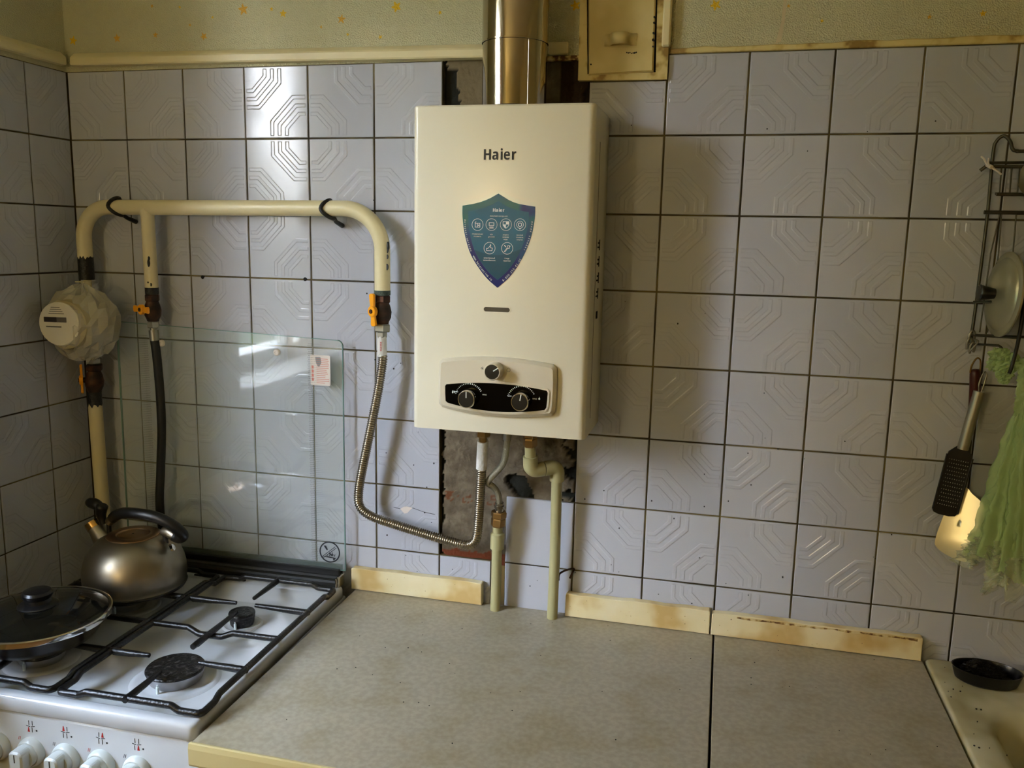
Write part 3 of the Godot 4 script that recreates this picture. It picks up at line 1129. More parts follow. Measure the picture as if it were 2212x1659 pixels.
func shield(t: Node3D, z: float):
	var out := curve2([Vector2(1.0685, 1.7288), Vector2(1.0880, 1.7175), Vector2(1.1080, 1.7105), Vector2(1.1375, 1.7062)], 4, false)
	out.append_array(curve2([Vector2(1.1378, 1.7060), Vector2(1.1374, 1.6850), Vector2(1.1325, 1.6560), Vector2(1.1225, 1.6269), Vector2(1.1080, 1.5995), Vector2(1.0915, 1.5775), Vector2(1.0705, 1.5580)], 4, false))
	out.append_array(curve2([Vector2(1.0690, 1.5582), Vector2(1.0490, 1.5745), Vector2(1.0295, 1.5980), Vector2(1.0150, 1.6225), Vector2(1.0050, 1.6548), Vector2(1.0005, 1.6852), Vector2(1.0002, 1.7060)], 4, false))
	out.append_array(curve2([Vector2(1.0004, 1.7064), Vector2(1.0283, 1.7115), Vector2(1.0500, 1.7190), Vector2(1.0675, 1.7284)], 4, false))
	var s := mb()
	prism(s, out, z - 0.0005, z + 0.0005)
	var st := obj("shield_sticker", s, M.shield_rim, t)
	var inn := PackedVector2Array()
	var c := Vector2(1.0693, 1.645)
	for p in out:
		inn.append(c + Vector2((p.x - c.x) * 0.835, (p.y - c.y) * (0.84 if p.y > c.y else 0.835)))
	s = mb()
	prism(s, inn, z, z + 0.0008)
	obj("sticker_field", s, M.shield_field, st)
	# the lower, darker part of the field
	var low := PackedVector2Array()
	for p in inn:
		if p.y < 1.632: low.append(Vector2(p.x + (0.0006 if p.x < c.x else -0.0006), p.y))
	# close it along a sagging line, from the left end back to the right end
	var e0: Vector2 = low[-1]
	var e1: Vector2 = low[0]
	for k in range(1, 8):
		var f := k / 8.0
		low.append(e0.lerp(e1, f) - Vector2(0, 0.010 * sin(f * PI)))
	s = mb()
	prism(s, low, z, z + 0.0010)
	obj("sticker_field", s, M.shield_low, st)
	# print
	s = SurfaceTool.new()
	var zz := z + 0.0012
	letters(s, "Haier", 0.0062, Transform3D(Basis(), Vector3(1.0693, 1.6990, zz)), true)
	letters(s, "www.haier-europe.com", 0.0022, Transform3D(Basis(), Vector3(1.0700, 1.6885, zz)))
	var caps := [[1.0298, 1.655, ["ПРИМЕНЕНИЕ", "РОЗЖИГА"]], [1.0565, 1.655, ["LED", "дисплей"]], [1.0838, 1.655, ["защита", "нагрева", "воды"]], [1.1103, 1.655, ["высокая", "точность", "нагрева"]], [1.0534, 1.612, ["качественный", "теплообменник"]], [1.0870, 1.612, ["2 года", "гарантии"]]]
	for q in caps:
		for k in q[2].size():
			letters(s, q[2][k], 0.0019, Transform3D(Basis(), Vector3(q[0], q[1] - k * 0.0042, zz)))
	# words along the rim
	along(s, "Интернет-магазин", [Vector2(1.0052, 1.682), Vector2(1.0070, 1.662), Vector2(1.0115, 1.643), Vector2(1.0185, 1.623)], zz, 0.0034)
	along(s, "www.haieronline.ru", [Vector2(1.0225, 1.6155), Vector2(1.0320, 1.6010), Vector2(1.0440, 1.5860), Vector2(1.0590, 1.5715)], zz, 0.0036)
	along(s, "8-800-250-43-05", [Vector2(1.0795, 1.5705), Vector2(1.0935, 1.5845), Vector2(1.1050, 1.5995), Vector2(1.1135, 1.6120)], zz, 0.0036)
	along(s, "горячая линия", [Vector2(1.1190, 1.6270), Vector2(1.1260, 1.6440), Vector2(1.1305, 1.6620), Vector2(1.1330, 1.6810)], zz, 0.0034)
	obj("sticker_lettering", s, M.print_white, st, false)
	# six round icons
	var pts := [[1.0298, 1.6723], [1.0565, 1.6728], [1.0838, 1.6732], [1.1103, 1.6736], [1.0534, 1.6301], [1.0870, 1.6305]]
	for k in 6:
		var o := Vector2(pts[k][0], pts[k][1])
		s = mb()
		ring(s, circle(o, 0.0110, 28), circle(o, 0.0103, 28), z, zz)
		var q := func(a): 
			var pv := PackedVector2Array()
			for e in a: pv.append(o + Vector2(e[0], e[1]) * 0.001)
			return pv
		if k == 0:
			ring(s, q.call([[-5, -5], [5, -5], [5, 3], [-5, 3]]), q.call([[-4, -4], [4, -4], [4, 2], [-4, 2]]), z, zz)
			prism(s, q.call([[-1, -4], [0, -4], [0, 2], [-1, 2]]), z, zz)
			prism(s, q.call([[1, -2], [3, -2], [3, 0], [1, 0]]), z, zz)
			prism(s, q.call([[-6, 3], [-3, 6], [-2.6, 5.2], [-5, 3]]), z, zz)
		elif k == 1:
			ring(s, q.call([[-5, -2], [5, -2], [5, 4], [-5, 4]]), q.call([[-4, -1], [4, -1], [4, 3], [-4, 3]]), z, zz)
			for e in 3: prism(s, q.call([[-4, -4 - e * 1.5], [4, -4 - e * 1.5], [4, -3.3 - e * 1.5], [-4, -3.3 - e * 1.5]]), z, zz)
		elif k == 2:
			ring(s, q.call([[-6, 6], [-6, -1], [-3, -5], [0, -7], [3, -5], [6, -1], [6, 6]]), q.call([[-5, 5], [-5, -1], [-2.6, -4.2], [0, -6], [2.6, -4.2], [5, -1], [5, 5]]), z, zz)
			prism(s, q.call([[0, 0.5], [5, 0.5], [5, 5], [0, 5]]), z, zz)
			prism(s, q.call([[-5, 0.5], [-5, -1], [-2.6, -4.2], [0, -6], [0, 0.5]]), z, zz)
		elif k == 3:
			ring(s, circle(o, 0.0068, 20), circle(o, 0.0060, 20), z, zz)
			ring(s, circle(o, 0.0038, 16), circle(o, 0.0026, 16), z, zz)
			prism(s, q.call([[-2, -6.5], [2, -6.5], [0, -9]]), z, zz)
		elif k == 4:
			ring(s, q.call([[-6, -5], [-6, 0], [-3, 0], [0.5, 4], [1, 7], [3, 6], [2, 1], [6, 0.5], [5, -5]]), q.call([[-5.2, -4.2], [-5.2, -0.8], [-2.6, -0.8], [1.3, 3.8], [1.6, 6], [2.3, 5.6], [1.2, 0.3], [5.1, -0.2], [4.3, -4.2]]), z, zz)
		else:
			ring(s, q.call([[-6, -6], [-4, -7], [1, -0.5], [5, 0], [4, 2.5], [6.5, 4], [3, 6], [0, 4.5], [-0.5, 1]]), q.call([[-5, -5.8], [-4.2, -6.1], [0.6, 0.2], [3.8, 0.8], [3, 2.8], [4.8, 4], [2.8, 5.1], [0.9, 4], [0.3, 0.8]]), z, zz)
			prism(s, q.call([[-3, 2], [-2, 3], [-5, 6], [-6, 5]]), z, zz)
		obj("sticker_icon", s, M.print_white, st)

func along(s: SurfaceTool, text: String, pts: Array, z: float, size: float):
	# letters one by one along a curve
	var c := curve2(pts, 12, false)
	var lens := [0.0]
	for i in range(1, c.size()): lens.append(lens[-1] + c[i].distance_to(c[i - 1]))
	for k in text.length():
		var at: float = lens[-1] * (k + 0.5) / text.length()
		var i := 0
		while i < c.size() - 2 and lens[i + 1] < at: i += 1
		var f: float = (at - lens[i]) / maxf(lens[i + 1] - lens[i], 1e-6)
		var p := c[i].lerp(c[i + 1], f)
		var d := (c[i + 1] - c[i]).angle()
		if text[k] == " ": continue
		letters(s, text[k], size, Transform3D(Basis.from_euler(Vector3(0, 0, d)), Vector3(p.x, p.y, z)))

func control_panel(t: Node3D, z: float):
	var out := PackedVector2Array()
	var arc := func(a: Vector2, b: Vector2, rise: float, n: int):
		var pv := PackedVector2Array()
		var nn := -(b - a).orthogonal().normalized()
		for k in n + 1:
			var f := float(k) / n
			pv.append(a.lerp(b, f) + nn * rise * 4.0 * f * (1 - f))
		return pv
	# outline, going clockwise from the upper left
	var top = arc.call(Vector2(0.966, 1.4200), Vector2(1.180, 1.4205), 0.0085, 16)
	var right = arc.call(Vector2(1.187, 1.414), Vector2(1.1865, 1.332), 0.0015, 4)
	var bot = arc.call(Vector2(1.180, 1.3245), Vector2(0.966, 1.3260), 0.0095, 16)
	var left = arc.call(Vector2(0.959, 1.333), Vector2(0.9595, 1.4145), 0.0015, 4)
	for a in [top, right, bot, left]:
		for p in a: out.append(p)
	# orientation of orthogonal(): rise must point outwards
	var s := mb()
	prism(s, out, z - 0.001, z + 0.013, 0.006, Transform3D(), true)
	var p := obj("control_panel", s, M.silver, t)
	var inn := PackedVector2Array()
	top = arc.call(Vector2(0.976, 1.3725), Vector2(1.171, 1.3725), 0.0075, 16)
	right = arc.call(Vector2(1.1735, 1.369), Vector2(1.1715, 1.340), 0.0003, 2)
	bot = arc.call(Vector2(1.168, 1.3355), Vector2(0.979, 1.3365), 0.0100, 16)
	left = arc.call(Vector2(0.9750, 1.340), Vector2(0.9738, 1.369), 0.0003, 2)
	for a in [top, right, bot, left]:
		for q in a: inn.append(q)
	s = mb()
	ring(s, inset(inn, -0.0035), inn, z + 0.010, z + 0.0150)
	obj("window_bezel", s, M.silver, p)
	s = mb()
	prism(s, inn, z + 0.011, z + 0.0136)
	obj("black_window", s, M.dark_glass, p)
	# knobs: a turned ring and a dark face with a pointer
	for k in [[1.0722, 1.4050, 0.0160, 0.026, 35.0], [1.0212, 1.3490, 0.0172, 0.020, 90.0], [1.1243, 1.3505, 0.0172, 0.020, 80.0]]:
		var xf := Transform3D(Basis.from_euler(Vector3(PI / 2, 0, 0)), Vector3(k[0], k[1], z + 0.0125))
		s = mb()
		var R: float = k[2]
		var L: float = k[3]
		lathe(s, [Vector2(R * 1.03, 0), Vector2(R, L - 0.002), Vector2(R - 0.0012, L), Vector2(R - 0.0022, L), Vector2(R - 0.0024, L - 0.001)], 40, xf)
		var kn := obj("knob", s, M.silver if k[1] > 1.39 else M.chrome, p)
		s = mb()
		lathe(s, [Vector2(R - 0.002, L - 0.003), Vector2(R - 0.0021, L - 0.0006), Vector2(0.0001, L - 0.0004)], 40, xf)
		obj("knob_face", s, M.knob_face, kn)
		s = mb()
		var d := Vector2.RIGHT.rotated(deg_to_rad(k[4]))
		var c := Vector2(k[0], k[1])
		var n := d.orthogonal() * 0.0009
		prism(s, PackedVector2Array([c + d * 0.003 - n, c + d * (R - 0.002) - n, c + d * (R - 0.002) + n, c + d * 0.003 + n]), z + 0.0125 + L - 0.001, z + 0.0125 + L + 0.0002)
		obj("pointer", s, M.print_white, kn)
	# printed scales
	s = mb()
	for k in [[1.0212, 1.3490], [1.1243, 1.3505]]:
		for i in 19:
			var a := deg_to_rad(165.0 - i * 7.4)
			var c := Vector2(k[0], k[1])
			var d := Vector2(cos(a), sin(a))
			var r0 := 0.0262
			var len := 0.0014 + 0.0014 * (i / 18.0 if k[0] < 1.07 else 1.0 - i / 18.0)
			var n := d.orthogonal() * (0.0005 + 0.0002 * i / 18.0)
			prism(s, PackedVector2Array([c + d * r0 - n, c + d * (r0 + len) - n, c + d * (r0 + len) + n, c + d * r0 + n]), z + 0.013, z + 0.0141)
	stuff(obj("scale_marks", s, M.print_white, p))
	s = SurfaceTool.new()
	letters(s, "МИН", 0.0020, Transform3D(Basis(), Vector3(0.9960, 1.3590, z + 0.0139)))
	letters(s, "МАКС", 0.0020, Transform3D(Basis(), Vector3(1.0520, 1.3570, z + 0.0139)))
	letters(s, "МИН", 0.0020, Transform3D(Basis(), Vector3(1.1010, 1.3575, z + 0.0139)))
	letters(s, "МАКС", 0.0020, Transform3D(Basis(), Vector3(1.1490, 1.3555, z + 0.0139)))
	obj("scale_lettering", s, M.print_white, p, false)
	# little flame and drop, and the two marks by the upper knob
	s = mb()
	prism(s, PackedVector2Array([Vector2(0.9875, 1.3565), Vector2(0.9895, 1.3555), Vector2(0.9905, 1.3585), Vector2(0.9895, 1.3620), Vector2(0.9880, 1.3595)]), z + 0.013, z + 0.0141)
	obj("flame_mark", s, M.print_white, p)
	s = mb()
	prism(s, PackedVector2Array([Vector2(0.9915, 1.3565), Vector2(0.9925, 1.3560), Vector2(0.9925, 1.3600), Vector2(0.9912, 1.3610)]), z + 0.013, z + 0.0141)
	obj("flame_mark", s, M.print_white, p)
	s = mb()
	prism(s, circle(Vector2(1.1575, 1.3560), 0.0017, 10), z + 0.013, z + 0.0141)
	prism(s, PackedVector2Array([Vector2(1.1565, 1.3570), Vector2(1.1585, 1.3570), Vector2(1.1580, 1.3600)]), z + 0.013, z + 0.0141)
	obj("drop_mark", s, M.print_white, p)
	s = mb()
	var sn := Vector2(1.0465, 1.4070)
	for k in 3:
		var d := Vector2.RIGHT.rotated(PI * k / 3.0 + 0.3)
		var n := d.orthogonal() * 0.0004
		prism(s, PackedVector2Array([sn - d * 0.0032 - n, sn + d * 0.0032 - n, sn + d * 0.0032 + n, sn - d * 0.0032 + n]), z + 0.0125, z + 0.0134)
	obj("season_mark", s, M.print_grey, p)
	s = mb()
	ring(s, circle(Vector2(1.0975, 1.4065), 0.0036, 20), circle(Vector2(1.0975, 1.4065), 0.0029, 20), z + 0.0125, z + 0.0134)
	obj("season_mark", s, M.print_grey, p)

# =====================================================================  gas pipes
const PZ := 0.045
func pv(x, y, z = PZ) -> Vector3: return Vector3(x, y, z)

func gas_pipe():
	var t := thing("gas_pipe", "cream painted steel gas pipe arching over the stove with a tee branch", "pipe", Vector3(0.42, 1.68, 0))
	var s := mb()
	var path := fillet([pv(0.0575, 1.56), pv(0.0575, 1.6985), pv(0.7845, 1.7035), pv(0.7845, 1.530)], [0, 0.088, 0.092, 0], 14)
	tube(s, path, 0.0165, 24)
	obj("main_pipe", s, M.pipe, t)
	s = mb()
	tube(s, [pv(0.2265, 1.700), pv(0.2265, 1.686), pv(0.2268, 1.680), pv(0.2275, 1.60), pv(0.2285, 1.512)], [0.016, 0.0165, 0.0145, 0.0145, 0.0145], 22)
	obj("branch_pipe", s, M.pipe, t)
	# bare black ends: scraped paint with a ragged edge
	s = mb()
	var rows := []
	for q in [[0.0169, 0.0], [0.0169, 1.0]]:
		var row := []
		for i in 28:
			var a := TAU * i / 28
			var y: float = 1.535 if q[1] == 0.0 else 1.586 + 0.0035 * sin(i * 2.9) + 0.002 * sin(i * 1.3)
			row.append(Vector3(0.0578 + q[0] * cos(a), y, PZ + q[0] * sin(a)))
		rows.append(row)
	grid(s, rows, true)
	flat(s)
	face(s, rows[0], Vector3.DOWN)
	obj("bare_end", s, M.pipe_dark, t)
	s = mb()
	tube(s, [pv(0.2285, 1.523), pv(0.2285, 1.508)], 0.0149, 20)
	obj("bare_end", s, M.pipe_dark, t)
	s = mb()
	tube(s, [pv(0.7845, 1.536), pv(0.7845, 1.526)], 0.0169, 20)
	obj("bare_end", s, bumpy(mat(Color(0.22, 0.28, 0.24), 0.5), 0.05, 6.0, 12.0, 80), t)
	# chipped paint
	s = mb()
	for q in [[0.2335, 1.578, 0.0028, 0.009], [0.2345, 1.588, 0.0022, 0.005], [0.236, 1.530, 0.002, 0.004], [0.2305, 1.535, 0.0018, 0.002], [0.2275, 1.515, 0.0032, 0.003]]:
		var dx: float = q[0] - 0.2278
		prism(s, circle(Vector2(q[0], q[1]), q[2], 9, q[3]), PZ, PZ + sqrt(0.0149 * 0.0149 - dx * dx) + 0.0004)
	for q in [[0.7992, 1.625, 0.0016, 0.012], [0.799, 1.606, 0.0014, 0.005], [0.7985, 1.585, 0.0020, 0.007]]:
		var dx: float = q[0] - 0.7845
		prism(s, circle(Vector2(q[0], q[1]), q[2], 9, q[3]), PZ, PZ + sqrt(0.0169 * 0.0169 - dx * dx) + 0.0004)
	stuff(obj("chipped_paint", s, M.pipe_dark, t))
	# wall clips: a strap round the pipe and a pin into the wall
	for q in [[0.141, 0.157], [0.656, 0.668]]:
		s = mb()
		var pts := []
		for k in 21:
			var a := lerpf(2.5, -1.9, k / 20.0)
			pts.append(Vector3(q[0] + 0.012 * pow(absf(sin(a)), 2.0) + 0.008 * maxf(0.0, -sin(a)), 1.7005 + 0.0192 * sin(a), PZ + 0.0192 * cos(a)))
		tube(s, pts, 0.0042, 8)
		pts = [Vector3(q[0] + 0.020, 1.682, PZ - 0.004), Vector3(q[1] + 0.006, 1.676, PZ - 0.014), Vector3(q[1] + 0.008, 1.668, 0.004)]
		tube(s, pts, [0.0042, 0.0045, 0.0055], 8)
		obj("wall_clip", s, M.pipe_dark, t)
	# ball valves below the tee and at the right end
	ball_valve("gas_valve", "rusty ball valve with a yellow lever turned sideways, under the tee of the gas pipe", Vector3(0.2285, 1.508, PZ), Vector3(0.2275, 1.447, PZ), 0.0158, true, 180.0)
	ball_valve("gas_valve", "rusty ball valve with an upright yellow lever beside the water heater", Vector3(0.7845, 1.526, PZ), Vector3(0.7838, 1.466, PZ), 0.0165, true, 95.0)

func ball_valve(called: String, label: String, a: Vector3, b: Vector3, r: float, front: bool, turn: float):
	# a body from a down to b, a lever on its front-left
	var t := thing(called, label, "valve", b, "ball valves with yellow levers")
	var s := mb()
	var L := a.distance_to(b)
	var xf := toward(b, a)
	hexa(s, a - (a - b).normalized() * 0.016, a, r * 1.05)
	lathe(s, [Vector2(r * 0.80, 0.0), Vector2(r * 0.85, 0.004), Vector2(r * 1.12, L * 0.22), Vector2(r * 1.18, L * 0.42), Vector2(r * 1.0, L * 0.62), Vector2(r * 0.82, L * 0.74), Vector2(r * 0.82, L * 0.95)], 20, xf)
	var body := obj("valve_body", s, M.rust, t)
	# stem pointing out and to the left
	var mid := b.lerp(a, 0.45)
	var d := Vector3(-0.45, 0, 0.89).normalized() if front else Vector3(-0.80, 0, 0.60).normalized()
	s = mb()
	tube(s, [mid, mid + d * (r + 0.012)], [0.0075, 0.0060], 12)
	obj("stem", s, M.rust, body)
	# lever: a hub and two wings
	var side := Vector3.UP.cross(d).normalized()
	var up := Vector3.UP
	var w := side * cos(deg_to_rad(turn)) + up * sin(deg_to_rad(turn))
	var q := d.cross(w)
	var lx := Transform3D(Basis(w, q, d), mid + d * (r + 0.006))
	s = mb()
	prism(s, circle(Vector2.ZERO, 0.0115, 20), 0.0, 0.008, 0.001, lx)
	prism(s, PackedVector2Array([Vector2(0.008, -0.0055), Vector2(0.034, -0.0075), Vector2(0.037, -0.004), Vector2(0.037, 0.004), Vector2(0.034, 0.0075), Vector2(0.008, 0.0055)]), 0.0005, 0.0055, 0.001, lx)
	prism(s, PackedVector2Array([Vector2(-0.008, 0.0055), Vector2(-0.028, 0.0075), Vector2(-0.031, 0.004), Vector2(-0.031, -0.004), Vector2(-0.028, -0.0075), Vector2(-0.008, -0.0055)]), 0.0005, 0.0055, 0.001, lx)
	var lev := obj("lever", s, M.yellow, t)
	s = mb()
	prism(s, circle(Vector2.ZERO, 0.0048, 6), 0.006, 0.0105, 0.0008, lx)
	obj("lever_nut", s, M.rust, lev)

func gas_meter():
	var c := Vector3(0.088, 1.443, 0.115)
	var t := thing("gas_meter", "round gas meter wrapped in a crumpled clear plastic bag in the corner", "gas meter", Vector3(0.07, 1.36, 0.0))
	var fx := Transform3D(Basis.from_euler(Vector3(PI / 2, 0.0, 0)) , c)
	fx = Transform3D(Basis.from_euler(Vector3(0, 0.10, 0)) * Basis.from_euler(Vector3(PI / 2, 0, 0)), c)
	var s := mb()
	lathe(s, [Vector2(0.030, -0.075), Vector2(0.052, -0.068), Vector2(0.060, -0.045), Vector2(0.060, 0.020), Vector2(0.056, 0.036), Vector2(0.052, 0.046), Vector2(0.0001, 0.046)], 32, fx)
	obj("meter_body", s, M.meter_body, t)
	s = mb()
	var dx := Transform3D(Basis.from_euler(Vector3(0, 0.10, 0)), c + Basis.from_euler(Vector3(0, 0.10, 0)) * Vector3(-0.010, 0.002, 0.0475))
	prism(s, circle(Vector2.ZERO, 0.0475, 36), -0.002, 0.004, 0.0015, dx)
	var f := obj("dial_face", s, M.meter_face, t)
	s = mb()
	prism(s, rrect(Vector2(-0.034, 0.004), Vector2(-0.004, 0.015), 0.001), 0.003, 0.0048, 0.0, dx)
	obj("counter_window", s, mat(Color(0.13, 0.09, 0.085), 0.3), f)
	s = mb()
	prism(s, rrect(Vector2(-0.004, 0.004), Vector2(0.019, 0.015), 0.001), 0.003, 0.0046, 0.0, dx)
	obj("counter_window", s, mat(Color(0.36, 0.34, 0.32), 0.3), f)
	s = mb()
	for k in 4:
		prism(s, rrect(Vector2(-0.022 + k * 0.002, 0.022 + k * 0.0045), Vector2(0.014 - k * 0.003, 0.0235 + k * 0.0045), 0.0003), 0.003, 0.0046, 0.0, dx)
	prism(s, rrect(Vector2(-0.030, -0.0075), Vector2(0.006, -0.0045), 0.0005), 0.003, 0.0046, 0.0, dx)
	stuff(obj("dial_print", s, M.print_grey, f))
	# inlet above, outlet below
	s = mb()
	tube(s, [Vector3(0.0600, 1.536, PZ), Vector3(0.0600, 1.500, PZ)], 0.0085, 14)
	box(s, Vector3(0.035, 1.5285, PZ - 0.01), Vector3(0.062, 1.5315, PZ + 0.012), 0.001)
	obj("inlet_tail", s, M.pipe, t)
	s = mb()
	hexa(s, Vector3(0.0640, 1.340, PZ), Vector3(0.0640, 1.355, PZ), 0.0165)
	tube(s, [Vector3(0.0640, 1.355, PZ), Vector3(0.066, 1.385, PZ + 0.01)], 0.0115, 12)
	obj("outlet_nut", s, M.galv, t)
	# plastic bag: a crumpled bubble gathered at the top
	var n := FastNoiseLite.new()
	n.seed = 3
	n.frequency = 16.0
	s = mb()
	var rows := []
	for j in 15:
		var row := []
		var th := PI * j / 14.0
		for i in 26:
			var ph := TAU * i / 26
			var d := Vector3(sin(th) * cos(ph), cos(th), sin(th) * sin(ph))
			var r := 1.0 + 0.16 * n.get_noise_3d(d.x, d.y, d.z) + 0.05 * sin(ph * 9.0 + j)
			var p := c + Vector3(0.004, -0.002, -0.012) + Vector3(d.x * 0.077 * r, d.y * 0.082 * r, d.z * 0.070 * r)
			p.z = clampf(p.z, 0.012, 0.164)
			p.x = maxf(p.x, 0.010)
			if j == 0: p = Vector3(0.072, 1.530, PZ + 0.03)
			row.append(p)
		rows.append(row)
	grid(s, rows, true, -1)
	# tied ear
	face(s, [Vector3(0.071, 1.506, PZ + 0.035), Vector3(0.085, 1.507, PZ + 0.034), Vector3(0.097, 1.536, PZ + 0.03), Vector3(0.082, 1.533, PZ + 0.036)], Vector3.BACK)
	face(s, [Vector3(0.066, 1.506, PZ + 0.038), Vector3(0.078, 1.507, PZ + 0.042), Vector3(0.083, 1.532, PZ + 0.04), Vector3(0.072, 1.536, PZ + 0.034)], Vector3.BACK)
	obj("plastic_bag", s, M.bag_clear, t)
	# valve under the meter, and the pipe below it
	ball_valve("gas_valve", "rusty ball valve with an upright yellow lever under the wrapped gas meter", Vector3(0.0640, 1.340, PZ), Vector3(0.0595, 1.272, PZ), 0.0175, false, 88.0)
	var p := thing("riser_pipe", "cream painted gas riser pipe in the corner behind the kettle", "pipe", Vector3(0.062, 0.8, PZ))
	s = mb()
	tube(s, [Vector3(0.0590, 1.246, PZ), Vector3(0.0625, 0.99, PZ), Vector3(0.064, 0.02, PZ)], 0.0155, 22)
	obj("painted_pipe", s, M.pipe, p)
	s = mb()
	rows = []
	for q in 2:
		var row := []
		for i in 24:
			var a := TAU * i / 24
			row.append(Vector3(0.0592 + 0.0159 * cos(a), 1.274 if q == 1 else 1.242 + 0.004 * sin(i * 2.1) + 0.002 * sin(i * 4.7), PZ + 0.0159 * sin(a)))
		rows.append(row)
	grid(s, rows, true)
	obj("bare_end", s, M.pipe_dark, p)

func gas_hose():
	var t := thing("gas_hose", "black rubber gas hose hanging from the tee valve down behind the stove", "hose", Vector3(0.227, 1.3, 0.045))
	var s := mb()
	hexa(s, Vector3(0.2272, 1.432, PZ), Vector3(0.2275, 1.447, PZ), 0.0135)
	obj("nut", s, M.galv, t)
	s = mb()
	tube(s, [Vector3(0.2272, 1.434, PZ), Vector3(0.2275, 1.425, PZ)], 0.0075, 14)
	tube(s, [Vector3(0.2275, 1.427, PZ), Vector3(0.229, 1.403, PZ)], 0.0105, 18)
	obj("crimp_sleeve", s, M.galv, t)
	s = mb()
	tube(s, curve([Vector3(0.2288, 1.406, PZ), Vector3(0.233, 1.36, PZ), Vector3(0.2365, 1.282, PZ), Vector3(0.236, 1.195, PZ), Vector3(0.2275, 1.095, PZ), Vector3(0.2205, 1.004, PZ), Vector3(0.216, 0.88, 0.024), Vector3(0.21, 0.75, 0.012)], 8), 0.0098, 18)
	obj("hose", s, M.rubber, t)

func corrugated_hose():
	var t := thing("corrugated_hose", "corrugated stainless steel gas hose looping from the right valve to the heater", "hose", Vector3(0.8, 1.2, 0.04))
	var s := mb()
	hexa(s, Vector3(0.7832, 1.449, PZ), Vector3(0.7838, 1.466, PZ), 0.0175)
	hexa(s, Vector3(0.7830, 1.437, PZ), Vector3(0.7832, 1.449, PZ), 0.0115)
	obj("nut", s, M.galv, t)
	var g := func(x, y, z): return Vector3(x, y, z)
	var pts := [Vector3(0.783, 1.400, 0.045), Vector3(0.7845, 1.385, 0.046), Vector3(0.7740, 1.317, 0.048), Vector3(0.7570, 1.234, 0.050), Vector3(0.7365, 1.140, 0.050), Vector3(0.7285, 1.092, 0.050), Vector3(0.7320, 1.061, 0.050), Vector3(0.7580, 1.042, 0.050), Vector3(0.8210, 1.027, 0.050), Vector3(0.9060, 1.010, 0.050), Vector3(0.9640, 1.0005, 0.050), Vector3(0.9850, 1.0020, 0.051), Vector3(0.9990, 1.018, 0.053), Vector3(1.0045, 1.062, 0.056), Vector3(1.0090, 1.123, 0.062), Vector3(1.0140, 1.182, 0.072)]
	var path := resample(curve(pts, 14), 0.00125)
	var rr := []
	for i in path.size(): rr.append([0.0104, 0.0096, 0.0079, 0.0096][i % 4])
	s = mb()
	tube(s, path, rr, 18)
	obj("hose", s, M.corrugated, t)
	s = mb()
	tube(s, [Vector3(0.7830, 1.440, 0.045), Vector3(0.7830, 1.3965, 0.045)], 0.0102, 18)
	var l := obj("white_sleeve", s, M.sleeve, t)
	s = mb()
	for q in [[0.7842, 1.429, 1.409]]:
		for e in [[-0.0013, -0.0009], [0.0013, 0.0017]]:
			prism(s, PackedVector2Array([Vector2(q[0] + e[0], q[2]), Vector2(q[0] + e[1], q[2]), Vector2(q[0] + e[1], q[1]), Vector2(q[0] + e[0], q[1])]), 0.05, 0.0556)
		for k in 6: prism(s, PackedVector2Array([Vector2(q[0] - 0.001, q[2] + k * 0.0034), Vector2(q[0] + 0.001, q[2] + 0.001 + k * 0.0034), Vector2(q[0] + 0.001, q[2] + 0.002 + k * 0.0034), Vector2(q[0] - 0.001, q[2] + 0.001 + k * 0.0034)]), 0.05, 0.0556)
	stuff(obj("sleeve_print", s, M.print_red, l))
	s = mb()
	tube(s, [Vector3(1.0135, 1.178, 0.071), Vector3(1.0155, 1.20, 0.076), Vector3(1.0195, 1.240, 0.085)], 0.0115, 18)
	obj("white_sleeve", s, M.sleeve, t)
	s = mb()
	tube(s, [Vector3(1.0190, 1.237, 0.085), Vector3(1.0215, 1.262, 0.09)], 0.0085, 14)
	hexa(s, Vector3(1.0205, 1.252, 0.09), Vector3(1.0225, 1.270, 0.093), 0.0155)
	tube(s, [Vector3(1.0225, 1.268, 0.093), Vector3(1.0235, 1.2815, 0.094)], 0.0098, 14)
	obj("brass_union", s, M.brass, t)

